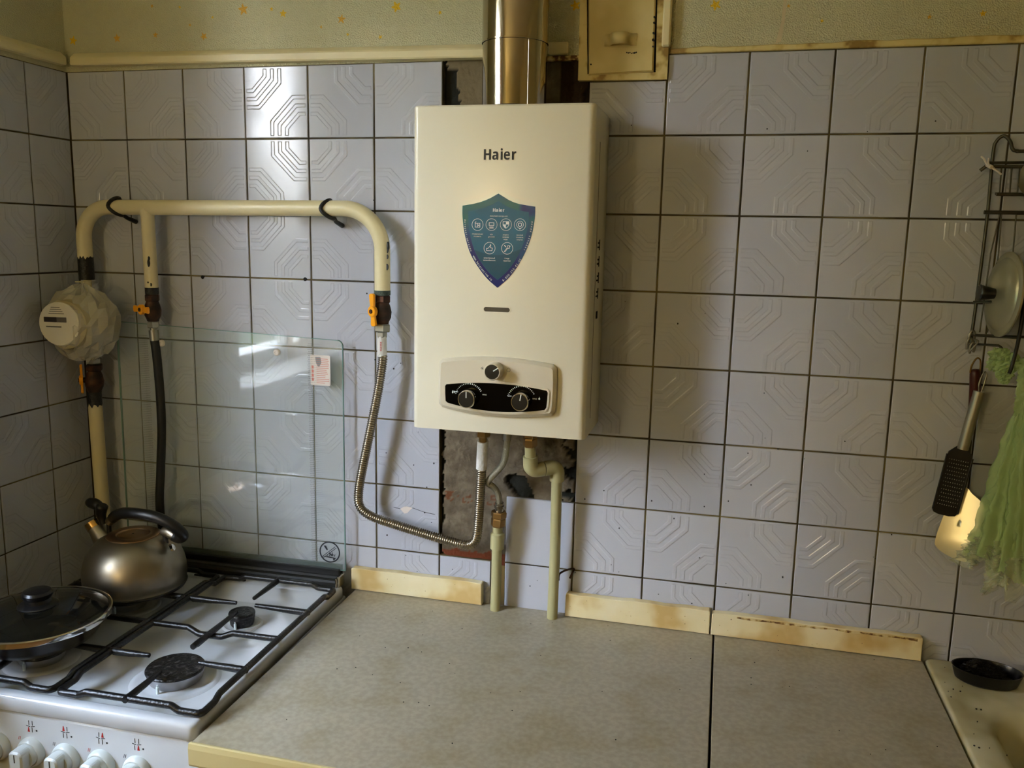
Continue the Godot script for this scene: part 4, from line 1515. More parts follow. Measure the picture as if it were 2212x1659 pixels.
func water_pipes():
	# plastic pipe, brass union, braided hose
	var t := thing("water_pipe", "beige plastic water pipe with a brass union and braided hose, nearer the corrugated hose", "pipe", Vector3(1.04, CT, 0.03))
	var s := mb()
	tube(s, [Vector3(1.0365, 0.80, 0.03), Vector3(1.0385, 0.90, 0.03), Vector3(1.0405, 1.045, 0.034)], 0.0110, 20)
	obj("plastic_pipe", s, M.pp, t)
	s = mb()
	lathe(s, [Vector2(0.0112, 0.0), Vector2(0.0148, 0.001), Vector2(0.0152, 0.034), Vector2(0.0112, 0.037)], 22, toward(Vector3(1.0402, 0.993, 0.034), Vector3(1.0408, 1.04, 0.034)))
	obj("socket", s, M.pp, t)
	s = mb()
	hexa(s, Vector3(1.0415, 1.044, 0.036), Vector3(1.0425, 1.063, 0.036), 0.0155)
	hexa(s, Vector3(1.0430, 1.064, 0.036), Vector3(1.0440, 1.078, 0.037), 0.0170)
	obj("brass_union", s, M.brass, t)
	s = mb()
	tube(s, [Vector3(1.0440, 1.076, 0.037), Vector3(1.0450, 1.098, 0.040)], [0.0095, 0.0090], 16)
	tube(s, [Vector3(1.0447, 1.086, 0.039), Vector3(1.0448, 1.091, 0.039)], 0.0108, 16)
	obj("crimp_sleeve", s, M.corrugated, t)
	s = mb()
	tube(s, curve([Vector3(1.0450, 1.096, 0.040), Vector3(1.0430, 1.118, 0.045), Vector3(1.0340, 1.134, 0.050), Vector3(1.0245, 1.142, 0.055), Vector3(1.0275, 1.152, 0.060), Vector3(1.0430, 1.170, 0.066), Vector3(1.0600, 1.193, 0.074), Vector3(1.0680, 1.222, 0.082), Vector3(1.0715, 1.250, 0.088)], 8), 0.0068, 14)
	obj("braided_hose", s, M.braid, t)
	s = mb()
	tube(s, [Vector3(1.0712, 1.247, 0.088), Vector3(1.0728, 1.268, 0.090)], 0.0080, 14)
	hexa(s, Vector3(1.0726, 1.266, 0.090), Vector3(1.0732, 1.2815, 0.090), 0.0125)
	obj("end_nut", s, M.galv, t)
	# plastic pipe with two elbows
	t = thing("water_pipe", "beige plastic water pipe with two elbows, right of the braided hose", "pipe", Vector3(1.166, CT, 0.03))
	s = mb()
	tube(s, fillet([Vector3(1.1172, 1.240, 0.080), Vector3(1.1185, 1.183, 0.074), Vector3(1.1675, 1.188, 0.044), Vector3(1.1665, 0.99, 0.034), Vector3(1.1640, 0.80, 0.034)], [0, 0.014, 0.014, 0, 0], 6), 0.0112, 20)
	obj("plastic_pipe", s, M.pp, t)
	for q in [[Vector3(1.1178, 1.214, 0.078), Vector3(1.1185, 1.183, 0.074), Vector3(1.1420, 1.1855, 0.060)], [Vector3(1.1440, 1.1855, 0.059), Vector3(1.1675, 1.188, 0.044), Vector3(1.1675, 1.158, 0.042)]]:
		s = mb()
		tube(s, fillet(q, [0, 0.013, 0], 8), 0.0152, 22)
		obj("elbow", s, M.pp, t)
	s = mb()
	hexa(s, Vector3(1.1172, 1.236, 0.080), Vector3(1.1172, 1.255, 0.083), 0.0150)
	hexa(s, Vector3(1.1178, 1.257, 0.083), Vector3(1.1184, 1.270, 0.086), 0.0165)
	tube(s, [Vector3(1.1184, 1.268, 0.086), Vector3(1.1190, 1.2815, 0.088)], 0.0098, 14)
	obj("brass_union", s, M.brass, t)
	# bent nail hook right of it
	t = thing("pipe_clip", "bent rusty pipe clip on the wall right of the water pipe", "clip", Vector3(1.19, 0.95, 0))
	s = mb()
	tube(s, curve([Vector3(1.176, 0.938, 0.034), Vector3(1.177, 0.951, 0.034), Vector3(1.185, 0.957, 0.028), Vector3(1.198, 0.957, 0.010), Vector3(1.203, 0.953, 0.0), Vector3(1.203, 0.952, -0.004)], 5), 0.0022, 8)
	tube(s, curve([Vector3(1.203, 0.953, 0.001), Vector3(1.2005, 0.947, 0.008), Vector3(1.196, 0.936, 0.012)], 5), 0.0020, 8)
	obj("clip", s, M.rust, t)

# =====================================================================  worktops
func worktops():
	# base cabinets under them
	for q in [[0.706, 1.498, "pale grey base cabinet under the wider worktop beside the stove"], [1.504, 1.896, "pale grey base cabinet under the narrow worktop beside the sink"]]:
		var c := thing("base_cabinet", q[2], "cabinet", Vector3((q[0] + q[1]) / 2, 0, 0.3), "base cabinets")
		var s := mb()
		box(s, Vector3(q[0], 0.0, 0.01), Vector3(q[1], 0.8155, 0.585))
		obj("carcass", s, M.cabinet, c)
		s = mb()
		box(s, Vector3(q[0] + 0.003, 0.09, 0.586), Vector3(q[1] - 0.003, 0.806, 0.604), 0.002)
		obj("door", s, M.cabinet, c)
	for q in [[0.7035, 1.4985, "wide beige laminate worktop between the stove and the seam", 0.640], [1.5025, 1.8985, "narrow beige laminate worktop between the seam and the sink", 0.640]]:
		var t := thing("worktop", q[2], "worktop", Vector3((q[0] + q[1]) / 2, 0.816, 0.3), "worktops")
		var s := mb()
		box(s, Vector3(q[0], 0.816, 0.002), Vector3(q[1], CT, q[3]), 0.0012)
		obj("laminate_top", s, M.worktop, t)
		s = mb()
		var prof := PackedVector2Array([Vector2(q[3], 0.815), Vector2(q[3] + 0.005, 0.8155), Vector2(q[3] + 0.0065, 0.819), Vector2(q[3] + 0.0065, 0.8455), Vector2(q[3] + 0.005, 0.8535), Vector2(q[3] + 0.002, 0.8545), Vector2(q[3] - 0.003, 0.8528), Vector2(q[3], 0.851)])
		prism(s, prof, 0.0, q[1] - q[0], 0.0, Transform3D(Basis(Vector3(0, 0, 1), Vector3(0, 1, 0), Vector3(-1, 0, 0)), Vector3(q[1], 0, 0)))
		obj("edging", s, M.edging, t)
		# crumbs and marks
		s = mb()
		for k in (34 if q[0] < 1.0 else 14):
			var p := Vector2(rng.randf_range(q[0] + 0.04, q[1] - 0.03), rng.randf_range(0.03, 0.55))
			prism(s, circle(p, rng.randf_range(0.0006, 0.0014), 6), -CT - 0.0006, -CT + 0.001, 0.0, Transform3D(Basis.from_euler(Vector3(PI / 2, 0, 0)), Vector3.ZERO))
		var d := obj("crumbs", s, M.spot, t)
		d.set_meta("kind", "stuff")
	# boards along the wall
	for q in [[0.6945, 1.0035, 0.904, "short cream painted board at the back of the worktop, left of the water pipes"], [1.1895, 1.4915, 0.904, "cream painted board at the back of the worktop, right of the water pipes"], [1.4945, 1.8945, 0.901, "long worn cream board at the back of the narrow worktop, next to the sink"]]:
		var t := thing("splash_board", q[3], "board", Vector3((q[0] + q[1]) / 2, CT, 0.01), "boards behind the worktop")
		var s := mb()
		var poly := PackedVector2Array([Vector2(q[0], CT + 0.0012), Vector2(q[1], CT + 0.0012)])
		poly.append(Vector2(q[1] - 0.0005, q[2] - 0.002))
		for k in 14:
			poly.append(Vector2(lerpf(q[1] - 0.003, q[0] + 0.004, k / 13.0), q[2] + rng.randf_range(-0.0012, 0.0012)))
		poly.append(Vector2(q[0] + 0.0005, q[2] - 0.003))
		prism(s, poly, 0.0035, 0.0205, 0.0012)
		var b := obj("board", s, M.board, t)
		# worn paint along the upper edge, and specks
		s = mb()
		if q[0] > 1.4:
			var wear := PackedVector2Array()
			for k in 12: wear.append(Vector2(lerpf(q[0] + 0.05, q[1] - 0.01, k / 11.0), q[2] - 0.0042 - rng.randf() * 0.0035))
			for k in 12: wear.append(Vector2(lerpf(q[1] - 0.01, q[0] + 0.05, k / 11.0), q[2] - 0.0022))
			prism(s, wear, 0.018, 0.0209)
		for k in 18:
			var p := Vector2(rng.randf_range(q[0] + 0.01, q[1] - 0.01), rng.randf_range(CT + 0.006, q[2] - 0.005))
			prism(s, circle(p, rng.randf_range(0.0005, 0.0014), 6, rng.randf_range(0.0004, 0.001)), 0.018, 0.0208)
		stuff(obj("worn_spots", s, M.board_edge, b))

# =====================================================================  stove
const SP := Vector3(0.41, 0, 0.34)     # the stove stands turned a little about this point
const ST := 0.02
const GT := 0.888                       # top of the grates

func stove_thing(called: String, label: String, category: String, group := "") -> Node3D:
	var o := thing(called, label, category, SP, group)
	o.rotation.y = ST
	return o

func loft(s: SurfaceTool, loops: Array, grp := 0):
	# loops of equally many points, each [outline in x and z, height]
	var rows := []
	for l in loops:
		var row := []
		for p in l[0]: row.append(Vector3(p.x, l[1], p.y))
		rows.append(row)
	grid(s, rows, true, grp)
	flat(s)

func stove():
	var t := stove_thing("gas_stove", "white enamelled gas stove with four burners and a raised glass lid", "stove")
	var x0 := 0.128
	var x1 := 0.692
	var s := mb()
	box(s, Vector3(x0 + 0.002, 0.02, 0.03), Vector3(x1 - 0.002, 0.838, 0.575), 0.003)
	obj("body", s, M.enamel_plain, t)
	s = mb()
	box(s, Vector3(x0 + 0.005, 0.12, 0.576), Vector3(x1 - 0.005, 0.685, 0.612), 0.006)
	obj("oven_door", s, M.enamel_plain, t)
	# pressed top: rolled edge, rim, sloping recess, floor
	s = mb()
	var O := func(d): return rrect(Vector2(x0 + d, 0.042 + d), Vector2(x1 - d, 0.626 - d), 0.014, 6)
	var I := func(lx, hx, lz, hz, r): return rrect(Vector2(lx, lz), Vector2(hx, hz), r, 6)
	loft(s, [[O.call(0.002), 0.8395], [O.call(0.0), 0.842], [O.call(0.0), 0.8600], [O.call(0.0012), 0.8645], [O.call(0.0045), 0.8672], [O.call(0.010), 0.8680], [O.call(0.015), 0.8672], [I.call(0.146, 0.676, 0.088, 0.603, 0.020), 0.8655], [I.call(0.149, 0.673, 0.094, 0.600, 0.022), 0.8645], [I.call(0.158, 0.664, 0.118, 0.588, 0.030), 0.8520], [I.call(0.166, 0.656, 0.132, 0.578, 0.034), 0.8460], [I.call(0.172, 0.650, 0.138, 0.572, 0.036), 0.8450]])
	var fl := PackedVector2Array(I.call(0.172, 0.650, 0.138, 0.572, 0.036))
	var cen := Vector3(0.41, 0.8450, 0.35)
	for i in fl.size():
		var a := fl[i]
		var b := fl[(i + 1) % fl.size()]
		face(s, [cen, Vector3(a.x, 0.845, a.y), Vector3(b.x, 0.845, b.y)], Vector3.UP)
	obj("cooktop", s, M.enamel, t)
	s = mb()
	for q in [[0.335, 0.395], [0.408, 0.466]]:
		prism(s, rrect(Vector2(q[0], 0.0745), Vector2(q[1], 0.0815), 0.0032), -0.866, -0.8682, 0.0, Transform3D(Basis(Vector3(1, 0, 0), Vector3(0, 0, 1), Vector3(0, -1, 0)), Vector3.ZERO))
	obj("vent_slot", s, M.dark_gap, t)
	# burners
	for q in [[0.552, 0.470, 0.0515, 0.872, true], [0.550, 0.238, 0.0268, 0.874, true], [0.268, 0.470, 0.043, 0.868, false], [0.268, 0.222, 0.043, 0.868, false]]:
		burner(t, q[0], q[1], q[2], q[3])
	# control panel and its knobs
	s = mb()
	prism(s, PackedVector2Array([Vector2(0.56, 0.69), Vector2(0.618, 0.69), Vector2(0.620, 0.70), Vector2(0.620, 0.832), Vector2(0.617, 0.8365), Vector2(0.60, 0.8385), Vector2(0.56, 0.8385)]), 0.0, x1 - x0, 0.0, Transform3D(Basis(Vector3(0, 0, 1), Vector3(0, 1, 0), Vector3(-1, 0, 0)), Vector3(x1, 0, 0)))
	var cp := obj("control_panel", s, M.enamel_plain, t)
	for k in 6:
		var kx: float = 0.380 + (k - 2) * 0.0685 - 0.0055
		stove_knob(cp, Vector3(kx, 0.7685, 0.620))
		if k >= 2: burner_mark(cp, kx, k - 2)
	# hinge rail behind: black profile with a grey strip and end caps
	s = mb()
	box(s, Vector3(x0 + 0.004, 0.862, 0.0205), Vector3(x1 - 0.013, 0.9085, 0.0275), 0.001)
	box(s, Vector3(x0 + 0.004, 0.862, 0.0325), Vector3(x1 - 0.013, 0.902, 0.041), 0.002)
	obj("hinge_rail", s, M.black, t)
	s = mb()
	prism(s, PackedVector2Array([Vector2(0.041, 0.8655), Vector2(0.062, 0.8675), Vector2(0.0655, 0.871), Vector2(0.0655, 0.8795), Vector2(0.062, 0.8835), Vector2(0.056, 0.8855), Vector2(0.041, 0.888)]), 0.0, x1 - x0 - 0.014, 0.0, Transform3D(Basis(Vector3(0, 0, 1), Vector3(0, 1, 0), Vector3(-1, 0, 0)), Vector3(x1 - 0.010, 0, 0)))
	obj("hinge_rail", s, M.black, t)
	s = mb()
	box(s, Vector3(x0 + 0.01, 0.8862, 0.0415), Vector3(x1 - 0.016, 0.8874, 0.0555), 0.0004)
	obj("rail_strip", s, mat(Color(0.30, 0.30, 0.31), 0.3, 0.4), t)
	s = mb()
	box(s, Vector3(x1 - 0.0105, 0.8665, 0.030), Vector3(x1 - 0.0045, 0.893, 0.062), 0.002)
	box(s, Vector3(x1 - 0.0125, 0.869, 0.058), Vector3(x1 - 0.0090, 0.8895, 0.0665), 0.0012)
	obj("end_cap", s, M.chrome, t)
	glass_lid(t)

func burner(t: Node3D, cx: float, cz: float, r: float, top: float):
	var xf := Transform3D(Basis(), Vector3(cx, 0, cz))
	var s := mb()
	lathe(s, [Vector2(r * 1.55, 0.8448), Vector2(r * 1.48, 0.8468), Vector2(r * 1.36, 0.8480), Vector2(r * 1.22, 0.8468), Vector2(r * 1.10, 0.8462), Vector2(r * 0.4, 0.8462)], 40, xf)
	var b := obj("burner", s, M.enamel, t)
	s = mb()
	lathe(s, [Vector2(r * 0.82, 0.8455), Vector2(r * 0.90, 0.8500), Vector2(r * 0.955, top - 0.012), Vector2(r * 0.965, top - 0.005), Vector2(r * 0.90, top - 0.005)], 40, xf)
	obj("burner_crown", s, M.burner_ring if r > 0.03 else M.cap, b)
	s = mb()
	lathe(s, [Vector2(r * 0.95, top - 0.0065), Vector2(r, top - 0.005), Vector2(r, top - 0.0025), Vector2(r * 0.97, top - 0.0005), Vector2(r * 0.93, top), Vector2(r * 0.5, top - 0.0004), Vector2(0.0001, top - 0.0004)], 44, xf)
	if r < 0.03:
		lathe(s, [Vector2(r * 0.93, top - 0.013), Vector2(r * 0.98, top - 0.012), Vector2(r * 0.98, top - 0.0095), Vector2(r * 0.9, top - 0.009)], 40, xf)
	obj("burner_cap", s, M.cap, b)
	s = mb()
	var p := Vector3(cx - 0.000, 0.8455, cz + r * 1.02)
	tube(s, [p, p + Vector3(0, 0.013, 0)], 0.0028, 10)
	tube(s, [p + Vector3(0, 0.013, 0), p + Vector3(0, 0.017, 0)], 0.0014, 8)
	obj("igniter", s, M.print_white, b)

func stove_knob(cp: Node3D, c: Vector3):
	var xf := Transform3D(Basis.from_euler(Vector3(PI / 2, 0, 0)), c)
	var s := mb()
	lathe(s, [Vector2(0.0255, 0.0), Vector2(0.0255, 0.005), Vector2(0.0235, 0.010), Vector2(0.0215, 0.012), Vector2(0.0001, 0.012)], 36, xf)
	var k := obj("knob", s, M.knob_white, cp)
	s = mb()
	lathe(s, [Vector2(0.0195, 0.0122), Vector2(0.0195, 0.018), Vector2(0.0180, 0.0215), Vector2(0.0001, 0.0215)], 36, xf)
	prism(s, rrect(Vector2(-0.0135, -0.0205), Vector2(0.0135, 0.0205), 0.010), 0.018, 0.039, 0.003, Transform3D(Basis(), c))
	obj("grip", s, M.knob_white, k)
	s = mb()
	prism(s, rrect(Vector2(-0.0009, 0.002), Vector2(0.0009, 0.0165), 0.0004), 0.0385, 0.0394, 0.0, Transform3D(Basis(), c))
	obj("pointer", s, M.print_black, k)

func burner_mark(cp: Node3D, kx: float, which: int):
	# four strokes and a cross line; the lit burner is red
	var s := mb()
	var red := mb()
	var c := Vector2(kx, 0.8140)
	var lit = [[0, 0], [0, 1], [1, 1], [1, 0]][which]
	for i in 2:
		for j in 2:
			var p := c + Vector2((i - 0.5) * 0.0068 + (j - 0.5) * 0.001, (j - 0.5) * 0.0125)
			if lit[0] == i and lit[1] == j:
				prism(red, PackedVector2Array([p + Vector2(-0.0022, -0.0042), p + Vector2(-0.001, -0.0042), p + Vector2(0.0, 0.0005), p + Vector2(0.001, -0.0042), p + Vector2(0.0022, -0.0042), p + Vector2(0.0006, 0.0045), p + Vector2(-0.0006, 0.0045)]), 0.6195, 0.6204)
			else:
				prism(s, PackedVector2Array([p + Vector2(-0.0005, -0.0042), p + Vector2(0.0005, -0.0042), p + Vector2(0.0005, 0.0042), p + Vector2(-0.0005, 0.0042)]), 0.6195, 0.6204)
	for e in [[-0.0085, 0.001, -0.001, -0.0006], [0.001, -0.0006, 0.0085, 0.001]]:
		prism(s, PackedVector2Array([c + Vector2(e[0], e[1] - 0.0005), c + Vector2(e[2], e[3] - 0.0005), c + Vector2(e[2], e[3] + 0.0005), c + Vector2(e[0], e[1] + 0.0005)]), 0.6195, 0.6204)
	prism(s, circle(Vector2(kx + 0.0118, 0.8075), 0.0016, 10), 0.6195, 0.6204)
	for e in 2:
		var p := Vector2(kx - 0.0265 + e * 0.003, 0.7858)
		prism(s if which in [1, 3] else red, PackedVector2Array([p, p + Vector2(0.0006, 0), p + Vector2(0.0022, 0.0065), p + Vector2(0.0016, 0.0065)]), 0.6195, 0.6204)
	stuff(obj("burner_mark", s, M.print_black, cp))
	stuff(obj("burner_mark", red, M.print_red, cp))

func glass_lid(t: Node3D):
	var z0 := 0.0278
	var z1 := 0.0322
	var out := PackedVector2Array([Vector2(0.128, 0.897), Vector2(0.6895, 0.897), Vector2(0.6895, 1.411)])
	for k in 6:
		var a := PI / 2 * k / 5.0
		out.append(Vector2(0.6775 + 0.012 * cos(a), 1.411 + 0.012 * sin(a)))
	for k in 6:
		var a := PI / 2 + PI / 2 * k / 5.0
		out.append(Vector2(0.142 + 0.012 * cos(a), 1.429 + 0.012 * sin(a)))
	out.append(Vector2(0.130, 1.429))
	var s := mb()
	prism(s, out, z0, z1)
	var g := obj("glass_lid", s, M.glass, t)
	s = mb()
	ring(s, inset(out, -0.0003), inset(out, 0.0010), z0 - 0.0002, z1 + 0.0002)
	obj("polished_edge", s, M.glass_edge, g)
	# two rubber bumpers
	for p in [[0.2475, 1.3965], [0.5345, 1.3900]]:
		s = mb()
		lathe(s, [Vector2(0.0078, 0.0), Vector2(0.0078, 0.003), Vector2(0.006, 0.0055), Vector2(0.003, 0.0062), Vector2(0.0025, 0.005), Vector2(0.0001, 0.005)], 22, Transform3D(Basis.from_euler(Vector3(PI / 2, 0, 0)), Vector3(p[0], p[1], z1)))
		obj("bumper", s, M.paper_white, g)
	# printed dots fading inwards, along both sides
	for side in 2:
		s = mb()
		for j in 118:
			var y := 0.915 + j * 0.00425
			for i in 15:
				var r := 0.00085 if i < 5 else 0.00085 * (1.0 - (i - 4) / 13.0)
				var x := 0.6085 + i * 0.0026 + (0.0013 if j % 2 else 0.0)
				if i in [3]: r = 0.0011
				if side == 1: x = 0.8185 - x
				var yy := y + (x - 0.61) * 0.0
				face(s, [Vector3(x - r, yy, z1 + 0.0003), Vector3(x, yy + r * 1.25, z1 + 0.0003), Vector3(x + r, yy, z1 + 0.0003), Vector3(x, yy - r * 1.25, z1 + 0.0003)], Vector3.BACK)
		var d := obj("dot_print", s, M.print_grey, g)
		d.set_meta("kind", "stuff")
	# warning sticker
	s = mb()
	prism(s, rrect(Vector2(0.6135, 1.3215), Vector2(0.6605, 1.3885), 0.003), z1, z1 + 0.0003)
	var st := obj("warning_sticker", s, M.paper_white, g)
	s = mb()
	for k in 14:
		var y := 1.3265 + k * 0.0041
		var w := rng.randf_range(0.018, 0.030)
		prism(s, PackedVector2Array([Vector2(0.628, y), Vector2(0.628 + w, y), Vector2(0.628 + w, y + 0.0012), Vector2(0.628, y + 0.0012)]), z1, z1 + 0.0005)
	for k in 4:
		prism(s, rrect(Vector2(0.6165, 1.331 + k * 0.009), Vector2(0.6215, 1.338 + k * 0.009), 0.001), z1, z1 + 0.0005)
	stuff(obj("sticker_print", s, mat(Color(0.80, 0.50, 0.45), 0.6), st))
	s = mb()
	prism(s, PackedVector2Array([Vector2(0.6255, 1.384), Vector2(0.638, 1.384), Vector2(0.640, 1.372), Vector2(0.634, 1.362), Vector2(0.630, 1.366), Vector2(0.627, 1.372)]), z1, z1 + 0.0005)
	obj("sticker_print", s, mat(Color(0.55, 0.53, 0.52), 0.6), st)
	# round prohibition sign
	s = mb()
	var c := Vector2(0.6525, 0.9385)
	var zz := z1 + 0.0004
	ring(s, circle(c, 0.0252, 40), circle(c, 0.0222, 40), z1, zz)
	var q := func(a):
		var o := PackedVector2Array()
		for e in a: o.append(c + Vector2(e[0], e[1]) * 0.001)
		return o
	prism(s, q.call([[-18, -13], [14, 13.4], [13.2, 14.4], [-18.8, -12]]), z1, zz)
	prism(s, q.call([[-15.6, -15.6], [16.4, 10.8], [15.6, 11.8], [-16.4, -14.6]]), z1, zz)
	prism(s, q.call([[-15, 17], [-12, 13], [-9.5, 15], [-4.5, 5.5], [-7, 3.5], [-13.5, 12]]), z1, zz)
	prism(s, q.call([[0, 0], [4, -6], [6, 2], [7.5, -7], [3, -9], [-2, -3]]), z1, zz)
	prism(s, q.call([[-19, -12], [14, -15], [14.5, -12.8], [-4, -10.5]]), z1, zz)
	for k in 5:
		prism(s, q.call([[-6 + k * 4, -10], [-4.6 + k * 4, -10], [-4 + k * 4.4, -4.5], [-5 + k * 4.2, -5]]), z1, zz)
	prism(s, q.call([[8, -14], [14, -13], [11, -18.5], [8, -19]]), z1, zz)
	stuff(obj("prohibition_sign", s, mat(Color(0.03, 0.04, 0.09), 0.5), g))
	grates()

func bar(s: SurfaceTool, pts: Array, r := 0.0060): tube(s, pts, r, 8)

func frame_side(a: Vector3, b: Vector3) -> Array:
	# a frame bar: low at its ends, raised between
	var l := a.distance_to(b)
	var lo := GT - 0.0135
	var hi := GT - 0.0062
	var out := []
	for q in [[0.006, lo], [0.040, lo], [0.054, hi], [l - 0.054, hi], [l - 0.040, lo], [l - 0.006, lo]]:
		var p := a.lerp(b, q[0] / l)
		out.append(Vector3(p.x, q[1], p.z))
	return out

func grates():
	var W = [["cooking_grate", "black iron pan grate over the two right burners", 0.4185, 0.6895, 0.552], ["cooking_grate", "black iron pan grate under the kettle and the frying pan", 0.1400, 0.4050, 0.268]]
	for w in W:
		var t := stove_thing(w[0], w[1], "grate", "cast iron grates on the stove")
		var x0: float = w[2]
		var x1: float = w[3]
		var cx: float = w[4]
		var z0 := 0.088
		var z1 := 0.602
		var co := [Vector3(x0, 0, z1), Vector3(x1, 0, z1), Vector3(x1, 0, z0), Vector3(x0, 0, z0)]
		var loop := []
		for k in 4: loop.append_array(frame_side(co[k], co[(k + 1) % 4]))
		loop.append(loop[0])
		# round the four corners
		var path := fillet(loop, 0.012, 3)
		path.append(path[1])
		var s := mb()
		bar(s, path)
		obj("frame", s, M.iron, t)
		var yy := GT - 0.0062
		var zm := 0.345
		s = mb()
		var dip := GT - 0.014
		bar(s, fillet([Vector3(x0 - 0.004, yy, zm), Vector3(cx - 0.055, yy, zm), Vector3(cx - 0.028, dip, zm + 0.006), Vector3(cx + 0.020, dip, zm + 0.006), Vector3(cx + 0.042, yy, zm), Vector3(x1 + 0.002, yy, zm)], 0.018, 4))
		obj("cross_bar", s, M.iron, t)
		var fing := [
			[Vector3(cx, yy, z1 + 0.006), Vector3(cx, yy, 0.512)],
			[Vector3(cx, yy, 0.415), Vector3(cx, yy, 0.262)],
			[Vector3(cx, yy, z0 - 0.008), Vector3(cx, yy, 0.192)],
			[Vector3(x0 - 0.005, yy, 0.466), Vector3(cx - 0.055, yy, 0.466)],
			[Vector3(x1 + 0.005, yy, 0.466), Vector3(cx + 0.047, yy, 0.466)],
			[Vector3(x0 - 0.005, yy, 0.222), Vector3(cx - 0.024, yy, 0.222)],
			[Vector3(x1 + 0.005, yy, 0.222), Vector3(cx + 0.020, yy, 0.222)]]
		for f in fing:
			s = mb()
			var d: Vector3 = (f[1] - f[0])
			var r := [0.0058, 0.0062, 0.0060, 0.0042]
			var pts := [f[0], f[0] + d * 0.06, f[0] + d * 0.55, f[1] + Vector3(0, 0.0012, 0)]
			if f[0].z == 0.415: r = [0.0042, 0.0060, 0.0060, 0.0042]
			tube(s, pts, r, 8)
			# deeper web below the finger
			var a: Vector3 = f[0].lerp(f[1], 0.10) - Vector3(0, 0.004, 0)
			var b: Vector3 = f[0].lerp(f[1], 0.50) - Vector3(0, 0.003, 0)
			tube(s, [a, b], [0.0044, 0.0040], 6)
			obj("finger", s, M.iron, t)

